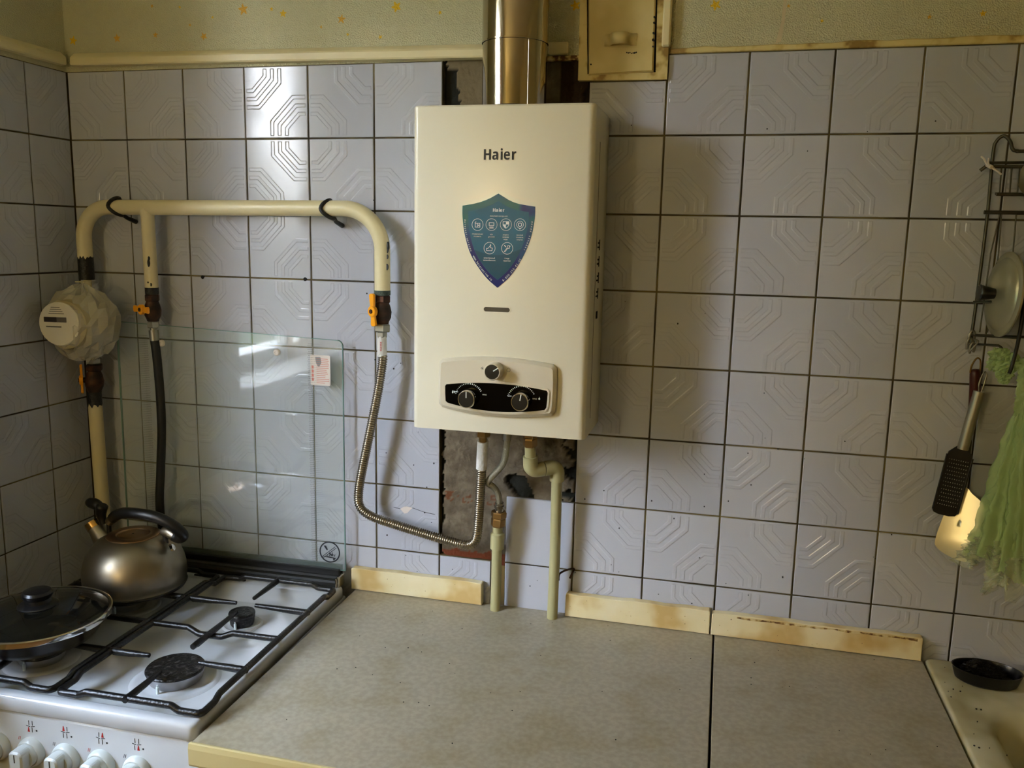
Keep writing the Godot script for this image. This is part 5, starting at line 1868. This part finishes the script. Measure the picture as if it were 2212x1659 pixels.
# =====================================================================  pots
func kettle():
	var c := Vector3(0.277, GT + 0.0005, 0.212)
	var t := thing("kettle", "brushed steel whistling kettle with a black arched handle on the rear left burner", "kettle", c)
	var xf := Transform3D(Basis(), c)
	var s := mb()
	lathe(s, [Vector2(0.0001, 0.0), Vector2(0.096, 0.0), Vector2(0.1025, 0.002), Vector2(0.1045, 0.007), Vector2(0.1035, 0.009), Vector2(0.1045, 0.016), Vector2(0.1055, 0.030), Vector2(0.1045, 0.046), Vector2(0.1010, 0.062), Vector2(0.0945, 0.078), Vector2(0.0850, 0.0925), Vector2(0.0730, 0.1045), Vector2(0.0600, 0.1120), Vector2(0.0535, 0.1145)], 72, xf)
	obj("body", s, M.kettle, t)
	s = mb()
	lathe(s, [Vector2(0.0960, -0.0002), Vector2(0.1030, 0.0012), Vector2(0.1056, 0.0060), Vector2(0.1040, 0.0085)], 64, xf)
	obj("base_rim", s, M.black, t)
	s = mb()
	lathe(s, [Vector2(0.0540, 0.1130), Vector2(0.0535, 0.1165), Vector2(0.0500, 0.1185), Vector2(0.0345, 0.1180), Vector2(0.0325, 0.1150), Vector2(0.0300, 0.1160), Vector2(0.0001, 0.1175)], 56, xf)
	var lid := obj("lid", s, M.kettle_lid, t)
	s = mb()
	prism(s, circle(Vector2.ZERO, 0.0022, 10), 0.1168, 0.1180, 0.0, xf * Transform3D(Basis.from_euler(Vector3(-PI / 2, 0, 0)), Vector3.ZERO))
	obj("rivet_hole", s, M.dark_gap, lid)
	# spout towards the left, a little forward; u points along it
	var u := Vector3(-0.97, 0, -0.10).normalized()
	var v := Vector3(-u.z, 0, u.x)
	var P := func(a, y, b): return c + u * a + Vector3(0, y, 0) + v * b
	s = mb()
	tube(s, [P.call(0.070, 0.082, 0.0), P.call(0.092, 0.104, 0.0), P.call(0.104, 0.118, 0.0)], [0.027, 0.020, 0.0175], 24)
	obj("spout", s, M.kettle, t)
	s = mb()
	tube(s, [P.call(0.103, 0.117, 0.0), P.call(0.112, 0.1285, 0.0)], [0.0188, 0.0178], 24)
	var wc := obj("whistle_cap", s, mat(Color(0.75, 0.58, 0.32), 0.22, 1.0), t)
	s = mb()
	tube(s, curve([P.call(0.080, 0.128, 0.0), P.call(0.086, 0.150, 0.0), P.call(0.080, 0.172, 0.0)], 5), [0.008, 0.0085, 0.0085, 0.009, 0.010, 0.011, 0.0115, 0.012, 0.0125, 0.0125, 0.008], 14)
	tube(s, curve([P.call(0.084, 0.158, 0.0), P.call(0.098, 0.168, 0.002), P.call(0.118, 0.170, 0.004), P.call(0.130, 0.166, 0.004)], 4), [0.006, 0.008, 0.010, 0.011, 0.0118, 0.012, 0.012, 0.012, 0.0115, 0.010, 0.008, 0.006, 0.003], 14)
	tube(s, [P.call(0.082, 0.135, 0.0), P.call(0.104, 0.126, 0.0)], [0.007, 0.010], 12)
	obj("lever", s, M.black, wc)
	# handle: brackets, ferrules, arched grip
	s = mb()
	var path := curve([P.call(0.052, 0.146, 0.0), P.call(0.034, 0.157, -0.008), P.call(0.004, 0.168, -0.016), P.call(-0.040, 0.173, -0.020), P.call(-0.082, 0.168, -0.014), P.call(-0.114, 0.150, -0.002), P.call(-0.122, 0.128, 0.012), P.call(-0.106, 0.116, 0.020), P.call(-0.090, 0.118, 0.022)], 8)
	tube(s, path, 0.0118, 18)
	var h := obj("handle", s, M.black, t)
	s = mb()
	tube(s, [P.call(0.066, 0.134, 0.002), P.call(0.049, 0.148, 0.0)], [0.0095, 0.0122], 18)
	obj("ferrule", s, M.kettle, h)
	s = mb()
	tube(s, [P.call(-0.062, 0.124, 0.022), P.call(-0.078, 0.125, 0.022), P.call(-0.092, 0.118, 0.022)], [0.010, 0.0125, 0.0122], 18)
	obj("ferrule", s, M.kettle, h)
	for q in [[0.063, 0.104, 0.0, 0.066, 0.136], [-0.068, 0.088, 0.020, -0.066, 0.124]]:
		s = mb()
		tube(s, [P.call(q[0] * 1.05, q[1], q[2]), P.call(q[3], q[4], q[2])], [0.0055, 0.0050], 10)
		obj("bracket", s, M.black, t)
	s = mb()
	var m: Vector3 = P.call(-0.083, 0.0905, 0.020)
	lathe(s, [Vector2(0.0085, -0.002), Vector2(0.0085, 0.002), Vector2(0.006, 0.0032), Vector2(0.0001, 0.0035)], 18, toward(m, m + Vector3(0.72, 0.62, 0.25)))
	obj("bracket_plate", s, M.chrome, t)

func frying_pan():
	var c := Vector3(0.268, GT + 0.0005, 0.470)
	var t := thing("frying_pan", "dark brown frying pan with a black handle on the front left burner", "pan", c)
	var xf := Transform3D(Basis(), c)
	var s := mb()
	lathe(s, [Vector2(0.0001, 0.0), Vector2(0.088, 0.0), Vector2(0.094, 0.002), Vector2(0.104, 0.014), Vector2(0.117, 0.036), Vector2(0.1215, 0.040), Vector2(0.1195, 0.0405), Vector2(0.114, 0.036), Vector2(0.100, 0.012), Vector2(0.090, 0.003), Vector2(0.0001, 0.003)], 64, xf)
	obj("pan_body", s, M.pan, t)
	s = mb()
	var d := Vector3(0.30, 0, 0.954)
	tube(s, curve([c + d * 0.108 + Vector3(0, 0.026, 0), c + d * 0.135 + Vector3(0, 0.031, 0), c + d * 0.165 + Vector3(0, 0.038, 0), c + Vector3(0.035, 0.046, 0.245), c + Vector3(0.02, 0.052, 0.30)], 5), 0.0125, 16)
	# the handle leaves the pan towards the front left
	s = mb()
	d = Vector3(-0.10, 0, 0.995)
	tube(s, curve([c + d * 0.108 + Vector3(0, 0.026, 0), c + d * 0.13 + Vector3(0, 0.029, 0), c + d * 0.16 + Vector3(0, 0.036, 0), c + d * 0.21 + Vector3(0, 0.046, 0), c + d * 0.28 + Vector3(0, 0.056, 0)], 5), [0.009, 0.010, 0.0105, 0.011, 0.0115, 0.012, 0.0125, 0.013, 0.0132, 0.0134, 0.0136, 0.0136, 0.0136, 0.0136, 0.0136, 0.0136, 0.0136, 0.0134, 0.013, 0.012, 0.008], 16)
	obj("handle", s, M.bakelite, t)
	# glass lid resting on it
	var l := thing("pan_lid", "domed glass pan lid with a steel rim and black knob on the frying pan", "lid", c + Vector3(0, 0.0425, 0))
	s = mb()
	var R := 0.1265
	lathe(s, [Vector2(R - 0.006, 0.0385), Vector2(R - 0.0005, 0.0395), Vector2(R, 0.0425), Vector2(R - 0.0005, 0.0490), Vector2(R - 0.003, 0.0505), Vector2(R - 0.0065, 0.0500), Vector2(R - 0.0065, 0.0450)], 72, xf)
	obj("steel_rim", s, M.chrome, l)
	s = mb()
	lathe(s, [Vector2(R - 0.0062, 0.0480), Vector2(R * 0.80, 0.0560), Vector2(R * 0.55, 0.0620), Vector2(R * 0.28, 0.0655), Vector2(0.0001, 0.0665)], 64, xf)
	obj("glass_dome", s, M.lid_glass, l)
	s = mb()
	lathe(s, [Vector2(0.0350, 0.0640), Vector2(0.0350, 0.0665), Vector2(0.0320, 0.0690), Vector2(0.0235, 0.0720), Vector2(0.0225, 0.0790), Vector2(0.0262, 0.0840), Vector2(0.0266, 0.0890), Vector2(0.0235, 0.0935), Vector2(0.0150, 0.0955), Vector2(0.0001, 0.0960)], 40, xf)
	obj("knob", s, M.bakelite, l)

# =====================================================================  sink side
func sink():
	var t := thing("sink", "cream enamelled kitchen sink with a drainer ledge, right of the worktop", "sink", Vector3(2.2, 0.0, 0.28))
	var x0 := 1.9035
	var x1 := 2.62
	var s := mb()
	var O := func(d): return rrect(Vector2(x0 + d, 0.006 + d), Vector2(x1 - d, 0.60 - d), 0.012, 6)
	var I := func(d): return rrect(Vector2(1.962 + d, 0.182 + d), Vector2(2.40 - d, 0.545 - d), maxf(0.075 - d * 0.5, 0.02), 6)
	loft(s, [[O.call(0.0), 0.825], [O.call(0.0), 0.852], [O.call(0.002), 0.8555], [O.call(0.006), 0.8570], [I.call(-0.012), 0.8555], [I.call(-0.004), 0.8530], [I.call(0.004), 0.8460], [I.call(0.012), 0.825], [I.call(0.022), 0.74], [I.call(0.036), 0.700], [I.call(0.06), 0.690]])
	var fl := PackedVector2Array(I.call(0.06))
	for i in fl.size():
		var a := fl[i]
		var b := fl[(i + 1) % fl.size()]
		face(s, [Vector3(2.18, 0.688, 0.36), Vector3(a.x, 0.69, a.y), Vector3(b.x, 0.69, b.y)], Vector3.UP)
	obj("basin", s, M.sink, t)
	s = mb()
	box(s, Vector3(x0 + 0.02, 0.0, 0.02), Vector3(x1 - 0.02, 0.684, 0.56))
	obj("cabinet_body", s, M.cabinet, t)
	s = mb()
	for k in 16:
		var p := Vector2(rng.randf_range(1.912, 1.96), rng.randf_range(0.03, 0.33))
		prism(s, circle(p, rng.randf_range(0.0006, 0.0018), 7), -0.8560, -0.8577, 0.0, Transform3D(Basis(Vector3(1, 0, 0), Vector3(0, 0, 1), Vector3(0, -1, 0)), Vector3.ZERO))
	var d := obj("dirt_specks", s, M.spot, t)
	d.set_meta("kind", "stuff")
	# soap dish with a pot scourer
	var c := Vector3(1.993, 0.8575, 0.078)
	var sd := local_thing("soap_dish", "dark navy oval soap dish on the sink ledge", "soap dish", c, Vector3(0, -0.10, 0))
	s = mb()
	lathe(s, [Vector2(0.0001, 0.0), Vector2(0.048, 0.0), Vector2(0.0525, 0.003), Vector2(0.0590, 0.0235), Vector2(0.0595, 0.0250), Vector2(0.0575, 0.0250), Vector2(0.0560, 0.0230), Vector2(0.0505, 0.006), Vector2(0.0001, 0.0045)], 48, Transform3D(), 1.0, 0.66)
	obj("dish", s, M.navy, sd)
	var sc := local_thing("scourer", "dark steel wool scourer lying in the soap dish", "scourer", c + Vector3(-0.006, 0.0062, -0.004), Vector3(0, -0.10, 0))
	var n := FastNoiseLite.new()
	n.seed = 12
	n.frequency = 60.0
	s = mb()
	var rows := []
	for j in 25:
		var row := []
		var th := PI * j / 24.0
		for i in 48:
			var ph := TAU * i / 48
			var dd := Vector3(sin(th) * cos(ph), cos(th), sin(th) * sin(ph))
			var r := 1.0 + 0.30 * n.get_noise_3d(dd.x * 0.4, dd.y * 0.4, dd.z * 0.4) + 0.07 * sin(ph * 17 + j * 3.1)
			var hump := 1.0 + 0.7 * exp(-pow((dd.x + 0.35) / 0.35, 2.0))
			row.append(Vector3(dd.x * 0.036 * r, maxf(0.0, 0.010 + dd.y * 0.012 * r * (hump if dd.y > 0 else 1.0)), dd.z * 0.022 * r))
		rows.append(row)
	grid(s, rows, true, -1)
	# loose coils of wire
	for k in 70:
		var th := rng.randf_range(0.15, 1.1)
		var ph := rng.randf() * TAU
		var p := Vector3(sin(th) * cos(ph) * 0.035, 0.012 + cos(th) * 0.013, sin(th) * sin(ph) * 0.021)
		var rr := rng.randf_range(0.0025, 0.005)
		var bs := Basis.from_euler(Vector3(rng.randf() * TAU, rng.randf() * TAU, 0))
		var pts := []
		for i in 8: pts.append(p + bs * Vector3(cos(i * 0.8), sin(i * 0.8), 0.05 * i) * rr)
		tube(s, pts, 0.0004, 4, false)
	obj("wool", s, M.wool, sc)

func wire(s: SurfaceTool, pts: Array, r := 0.0016): tube(s, pts, r, 8)

func dish_rack():
	var t := thing("dish_rack", "dark wire dish rack hanging on the wall above the sink", "dish rack", Vector3(2.1, 1.47, 0.03))
	var zb := 0.020
	var zf := 0.115
	var xr := 2.42
	var x0 := 1.921
	# side upright with its hook at the top
	var s := mb()
	wire(s, curve([Vector3(1.918, 1.470, zb), Vector3(1.9205, 1.55, zb), Vector3(1.9225, 1.70, zb), Vector3(1.9205, 1.81, zb), Vector3(1.923, 1.833, zb + 0.002), Vector3(1.933, 1.842, zb + 0.006), Vector3(1.942, 1.832, zb + 0.012), Vector3(1.946, 1.819, zb + 0.016), Vector3(1.955, 1.8155, zb + 0.016), Vector3(2.0, 1.815, zb + 0.016), Vector3(xr, 1.815, zb + 0.016)], 6), 0.0030)
	obj("upright", s, M.wire, t)
	s = mb()
	wire(s, [Vector3(xr, 1.45, zb), Vector3(xr, 1.83, zb)], 0.0030)
	obj("upright", s, M.wire, t)
	# upper basket
	s = mb()
	wire(s, fillet([Vector3(1.9005, 1.783, 0.030), Vector3(1.908, 1.790, 0.034), Vector3(1.945, 1.789, 0.036), Vector3(xr, 1.796, 0.036)], 0.004, 3), 0.0030)
	obj("basket_rail", s, M.wire, t)
	s = mb()
	wire(s, [Vector3(1.915, 1.797, 0.022), Vector3(xr, 1.8, 0.022)], 0.0024)
	obj("basket_rail", s, M.wire, t)
	s = mb()
	wire(s, [Vector3(1.927, 1.742, 0.042), Vector3(xr, 1.742, 0.042)], 0.0030)
	obj("basket_rail", s, M.wire, t)
	s = mb()
	wire(s, [Vector3(1.930, 1.744, 0.024), Vector3(xr, 1.744, 0.024)], 0.0024)
	obj("basket_rail", s, M.wire, t)
	for k in 14:
		var x := 1.932 + k * 0.014
		if k == 1: x = 1.948
		s = mb()
		wire(s, [Vector3(x, 1.789, 0.036), Vector3(x, 1.742, 0.042)], 0.0013)
		obj("basket_wire", s, M.wire, t)
	# middle rail with long loops
	s = mb()
	wire(s, [Vector3(1.9145, 1.7115, 0.028), Vector3(xr, 1.712, 0.028)], 0.0036)
	obj("rail", s, M.wire, t)
	for q in [[1.9405, 1.932], [1.9425, 1.9445], [1.966, 1.9675], [1.994, 1.995], [2.02, 2.021]]:
		s = mb()
		wire(s, [Vector3(q[0], 1.711, 0.028), Vector3(q[1], 1.640, 0.030), Vector3(q[1] - 0.003, 1.50, 0.03)], 0.0013)
		obj("rack_wire", s, M.wire, t)
	# front ledge that holds the lids
	s = mb()
	wire(s, [Vector3(1.9095, 1.5545, 0.045), Vector3(1.973, 1.562, 0.105)], 0.0024)
	obj("ledge_bar", s, M.wire, t)
	s = mb()
	wire(s, [Vector3(1.973, 1.562, 0.105), Vector3(xr, 1.562, 0.105)], 0.0026)
	obj("ledge_bar", s, M.wire, t)
	s = mb()
	wire(s, curve([Vector3(1.968, 1.60, 0.118), Vector3(1.971, 1.562, 0.110), Vector3(1.970, 1.50, 0.106), Vector3(1.9655, 1.452, 0.104), Vector3(1.9615, 1.438, 0.106)], 5), 0.0032)
	obj("front_upright", s, M.black, t)
	s = mb()
	wire(s, [Vector3(1.9165, 1.4945, 0.028), Vector3(1.972, 1.500, 0.104)], 0.0028)
	obj("floor_bar", s, M.wire, t)
	s = mb()
	wire(s, [Vector3(1.925, 1.478, 0.03), Vector3(1.951, 1.4815, 0.07), Vector3(1.955, 1.478, 0.075)], 0.0022)
	obj("floor_bar", s, M.wire, t)
	s = mb()
	wire(s, [Vector3(1.9165, 1.4945, 0.028), Vector3(xr, 1.4945, 0.028)], 0.0026)
	obj("floor_bar", s, M.wire, t)
	# tangled hooks at the lower corner
	s = mb()
	for q in [[1.9155, 1.489, 0.014], [1.9130, 1.478, 0.012], [1.9185, 1.470, 0.011]]:
		var pts := []
		for k in 11:
			var a := -0.6 + k * 0.46
			pts.append(Vector3(q[0] + 0.4 * q[2] * cos(a), q[1] + q[2] * sin(a), 0.032 + q[2] * 0.5 * sin(a * 0.7)))
		wire(s, pts, 0.0022)
	wire(s, curve([Vector3(1.913, 1.464, 0.038), Vector3(1.9185, 1.475, 0.045), Vector3(1.925, 1.484, 0.042), Vector3(1.921, 1.487, 0.036)], 5), 0.0018)
	obj("hooks", s, M.galv, t)
	# white string tied to the upper corner
	var st := thing("string_tie", "white plastic string knotted round the upper left corner of the rack", "string", Vector3(1.91, 1.79, 0.04))
	s = mb()
	wire(s, curve([Vector3(1.897, 1.806, 0.040), Vector3(1.901, 1.802, 0.042), Vector3(1.907, 1.793, 0.041), Vector3(1.915, 1.787, 0.042), Vector3(1.924, 1.781, 0.043), Vector3(1.931, 1.775, 0.044)], 4), 0.0018)
	wire(s, curve([Vector3(1.909, 1.803, 0.041), Vector3(1.9085, 1.795, 0.043), Vector3(1.913, 1.788, 0.043), Vector3(1.920, 1.786, 0.040)], 4), 0.0016)
	tube(s, [Vector3(1.909, 1.792, 0.036), Vector3(1.914, 1.787, 0.046)], 0.0035, 8)
	obj("string", s, M.paper_white, st)
	# lid standing in the rack, nearly edge-on
	lid("pot_lid", "pale metal pot lid with a black knob standing on edge in the rack", Vector3(1.9460, 1.571, 0.073), 0.0735, Vector3(-0.99, 0.05, 0.10), true)
	var p := thing("dark_pan", "black pan behind the pot lid at the right edge", "pan", Vector3(2.02, 1.50, 0.07))
	s = mb()
	lathe(s, [Vector2(0.0001, 0), Vector2(0.065, 0.0), Vector2(0.075, 0.012), Vector2(0.082, 0.040), Vector2(0.078, 0.040), Vector2(0.07, 0.012), Vector2(0.0001, 0.003)], 44, toward(Vector3(2.060, 1.578, 0.072), Vector3(2.060, 1.578, 0.072) + Vector3(-0.88, 0.05, 0.40)))
	obj("pan_body", s, M.black, p)
	# small plates in the basket
	for q in [["basket_plate", "dark round dish edge-on in the upper basket", Vector3(1.985, 1.772, 0.062), 0.036], ["basket_plate", "second dish in the upper basket, nearer the picture's right edge", Vector3(2.010, 1.780, 0.066), 0.036]]:
		var d := thing(q[0], q[1], "dish", q[2], "dishes in the upper basket")
		s = mb()
		lathe(s, [Vector2(0.0001, -0.004), Vector2(q[3] * 0.6, -0.004), Vector2(q[3], 0.004), Vector2(q[3] * 0.97, 0.006), Vector2(q[3] * 0.58, -0.001), Vector2(0.0001, -0.001)], 36, toward(q[2], q[2] + Vector3(-0.80, 0.15, 0.58)))
		obj("dish", s, mat(Color(0.40, 0.37, 0.28), 0.3, 0.4), d)

func lid(called: String, label: String, c: Vector3, r: float, n: Vector3, knob: bool):
	var t := thing(called, label, "lid", c)
	var xf := toward(c, c + n)
	var s := mb()
	lathe(s, [Vector2(r * 0.97, -0.006), Vector2(r, -0.004), Vector2(r, -0.001), Vector2(r * 0.95, 0.001), Vector2(r * 0.86, 0.001), Vector2(r * 0.80, 0.006), Vector2(r * 0.5, 0.011), Vector2(0.0001, 0.014)], 56, xf)
	obj("lid_disc", s, M.lid_metal, t)
	s = mb()
	lathe(s, [Vector2(0.009, 0.012), Vector2(0.010, 0.018), Vector2(0.0135, 0.034), Vector2(0.0145, 0.037), Vector2(0.0125, 0.039), Vector2(0.0001, 0.0395)], 24, xf)
	obj("knob", s, M.bakelite, t)

func utensils():
	# spatula
	var t := thing("spatula", "worn metal spatula with a red-brown handle hanging behind the grater", "spatula", Vector3(1.934, 1.43, 0.014))
	var s := mb()
	var bl := [Vector2(1.9395, 1.208), Vector2(1.9495, 1.198), Vector2(1.9630, 1.187), Vector2(1.9685, 1.175), Vector2(1.9665, 1.130), Vector2(1.9600, 1.090), Vector2(1.9515, 1.0785), Vector2(1.9330, 1.0765), Vector2(1.9080, 1.084), Vector2(1.8955, 1.093), Vector2(1.8945, 1.104), Vector2(1.9050, 1.145), Vector2(1.9180, 1.185), Vector2(1.9255, 1.200)]
	var poly := curve2(bl, 3)
	# gently dished and leaning out at the tip, so that it takes the window light
	var rows := []
	var cc := Vector2(1.932, 1.14)
	var zf := func(p: Vector2) -> float: return 0.016 + (p.x - 1.932) * 0.34 + (1.20 - p.y) * 0.20 + pow((p.x - 1.932) / 0.036, 2.0) * 0.0035 + (0.012 * pow(clampf((1.115 - p.y) / 0.035, 0, 1), 2.0))
	for side in [0.0, -0.0016]:
		var rr := []
		for k in 9:
			var f := 1.0 - k / 8.0
			var row := []
			for p in poly:
				var q := cc.lerp(p, maxf(f, 0.0001))
				row.append(Vector3(q.x, q.y, zf.call(q) + side))
			rr.append(row)
		if side < 0: rr.reverse()
		rows.append_array(rr)
	grid(s, rows, true, 0)
	obj("blade", s, M.blade, t)
	s = mb()
	tube(s, curve([Vector3(1.934, 1.196, 0.0135), Vector3(1.9375, 1.22, 0.015), Vector3(1.9375, 1.29, 0.016), Vector3(1.9365, 1.33, 0.016)], 6), [0.0060, 0.0055, 0.005, 0.0042, 0.0038, 0.0036, 0.0035, 0.0035, 0.0035, 0.0035, 0.0035, 0.0035, 0.0035, 0.0035, 0.0035, 0.0035, 0.0035, 0.0036, 0.0036], 10)
	obj("neck", s, M.wire, t)
	s = mb()
	tube(s, curve([Vector3(1.9365, 1.305, 0.016), Vector3(1.9370, 1.345, 0.016), Vector3(1.9360, 1.39, 0.016), Vector3(1.9335, 1.420, 0.016), Vector3(1.9320, 1.431, 0.016)], 5), [0.0040, 0.005, 0.006, 0.0068, 0.0074, 0.0080, 0.0084, 0.0088, 0.0092, 0.0094, 0.0096, 0.0096, 0.0096, 0.0096, 0.0096, 0.0094, 0.0092, 0.0088, 0.008, 0.007, 0.004], 16)
	obj("handle", s, M.wood_red, t)
	s = mb()
	wire(s, curve([Vector3(1.9245, 1.424, 0.017), Vector3(1.9250, 1.438, 0.020), Vector3(1.9300, 1.452, 0.026), Vector3(1.9370, 1.449, 0.022), Vector3(1.9400, 1.436, 0.018), Vector3(1.9400, 1.420, 0.017)], 5), 0.0016)
	obj("hanging_loop", s, M.brass, t)
	# grater in front of it
	t = thing("hand_grater", "small black flat grater with a steel tube handle hanging in front of the spatula", "grater", Vector3(1.92, 1.43, 0.034))
	var gx := Transform3D(Basis.from_euler(Vector3(0.0, -0.10, -0.135)), Vector3(1.9125, 1.2335, 0.037))
	s = mb()
	tube(s, [gx * Vector3(0.001, 0.052, 0.0), gx * Vector3(0.003, 0.162, -0.001)], 0.0098, 20)
	obj("handle", s, M.galv, t)
	s = mb()
	wire(s, curve([gx * Vector3(0.003, 0.158, 0), gx * Vector3(-0.001, 0.178, 0.0), gx * Vector3(0.003, 0.198, -0.004), gx * Vector3(0.008, 0.190, -0.004), gx * Vector3(0.006, 0.160, 0)], 5), 0.0014)
	obj("hanging_loop", s, M.galv, t)
	s = mb()
	var body := PackedVector2Array([Vector2(-0.0075, 0.057), Vector2(-0.020, 0.043), Vector2(-0.0215, 0.036), Vector2(-0.0215, -0.072), Vector2(-0.019, -0.0755), Vector2(-0.010, -0.078), Vector2(0.008, -0.078), Vector2(0.018, -0.0755), Vector2(0.0205, -0.072), Vector2(0.0215, 0.036), Vector2(0.020, 0.043), Vector2(0.0075, 0.057)])
	prism(s, body, -0.002, 0.002, 0.0008, gx)
	var b := obj("grater_plate", s, M.black, t)
	s = mb()
	for e in [-1, 1]: tube(s, [gx * Vector3(e * 0.0215, 0.038, 0.001), gx * Vector3(e * 0.0212, -0.070, 0.001)], 0.0018, 8)
	obj("rolled_edge", s, M.black, b)
	s = mb()
	for j in 13:
		for i in 9:
			var p := Vector2(-0.0155 + i * 0.0039 + (0.0012 if j % 2 else 0.0), 0.030 - j * 0.0073)
			tri(s, gx * Vector3(p.x - 0.0012, p.y - 0.0007, 0.002), gx * Vector3(p.x, p.y + 0.0016, 0.0021), gx * Vector3(p.x + 0.0003, p.y - 0.0005, 0.0040))
			tri(s, gx * Vector3(p.x, p.y + 0.0016, 0.0021), gx * Vector3(p.x + 0.0013, p.y - 0.0007, 0.002), gx * Vector3(p.x + 0.0003, p.y - 0.0005, 0.0040))
			tri(s, gx * Vector3(p.x - 0.0012, p.y - 0.0007, 0.002), gx * Vector3(p.x + 0.0003, p.y - 0.0005, 0.0040), gx * Vector3(p.x + 0.0013, p.y - 0.0007, 0.002))
	var te := stuff(obj("grating_teeth", s, M.chrome, b))

func bag_skirt(s: SurfaceTool, top: Vector3, bot: Vector3, rt: float, rb: float, pleats: int, seed: int, flare := 1.0, hem := 0.0):
	var n := FastNoiseLite.new()
	n.seed = seed
	n.frequency = 9.0
	var rows := []
	var nj := 26
	for j in nj + 1:
		var f := float(j) / nj
		var c := top.lerp(bot, f)
		var row := []
		for i in 72:
			var ph := TAU * i / 72
			var r := lerpf(rt, rb, pow(f, flare))
			var pl := 0.22 * sin(ph * pleats + n.get_noise_2d(f * 2.0, seed) * 3.0) + 0.16 * sin(ph * (pleats * 2 + 1) + f * 3.0) + 0.25 * n.get_noise_3d(cos(ph) * 0.3, f * 1.2, sin(ph) * 0.3)
			var y := c.y + hem * f * (0.5 * sin(ph * 5.0 + seed) + 0.6 * n.get_noise_2d(ph * 0.4, 7.0 + seed))
			row.append(Vector3(c.x + cos(ph) * r * (1.0 + pl), y, maxf(0.006, c.z + sin(ph) * r * 0.55 * (1.0 + pl))))
		rows.append(row)
	grid(s, rows, true, 0)
	flat(s)

func bags():
	# two crumpled green plastic bags hanging from the rack
	var t := thing("plastic_bag", "bunched green plastic bag tied to the rack's lower corner", "bag", Vector3(1.965, 1.49, 0.06), "green plastic bags on the rack")
	var n := FastNoiseLite.new()
	n.seed = 31
	n.frequency = 26.0
	var s := mb()
	for b in 5:
		var c: Vector3 = [Vector3(1.955, 1.462, 0.070), Vector3(1.969, 1.452, 0.074), Vector3(1.950, 1.448, 0.062), Vector3(1.966, 1.434, 0.066), Vector3(1.968, 1.422, 0.062)][b]
		var R: float = [0.017, 0.019, 0.013, 0.014, 0.010][b]
		var rows := []
		for j in 13:
			var row := []
			var th := PI * j / 12.0
			for i in 22:
				var ph := TAU * i / 22
				var d := Vector3(sin(th) * cos(ph), cos(th), sin(th) * sin(ph))
				var r := R * (1.0 + 0.55 * n.get_noise_3d(d.x + b, d.y, d.z) + 0.16 * sin(ph * 7.0 + b + j * 1.3))
				row.append(c + Vector3(d.x * r, d.y * r * 0.85, d.z * r * 0.7))
			rows.append(row)
		grid(s, rows, true, -1)
	obj("crumpled_film", s, M.green, t)
	t = thing("plastic_bag", "long green plastic bag hanging gathered at the neck and flared at its frilly hem", "bag", Vector3(2.01, 1.47, 0.06), "green plastic bags on the rack")
	s = mb()
	bag_skirt(s, Vector3(2.012, 1.462, 0.075), Vector3(2.006, 1.36, 0.075), 0.024, 0.017, 5, 3, 1.0)
	bag_skirt(s, Vector3(2.006, 1.365, 0.075), Vector3(1.992, 1.10, 0.070), 0.015, 0.044, 6, 8, 0.8, 0.012)
	bag_skirt(s, Vector3(2.010, 1.365, 0.085), Vector3(2.022, 1.07, 0.085), 0.015, 0.040, 6, 15, 0.8, 0.020)
	obj("gathered_film", s, M.green, t)
	s = mb()
	bag_skirt(s, Vector3(1.994, 1.135, 0.070), Vector3(1.990, 1.085, 0.072), 0.040, 0.054, 8, 21, 1.0, 0.026)
	bag_skirt(s, Vector3(2.020, 1.11, 0.085), Vector3(2.022, 1.048, 0.088), 0.038, 0.046, 7, 27, 1.0, 0.030)
	obj("clear_hem", s, M.film, t)
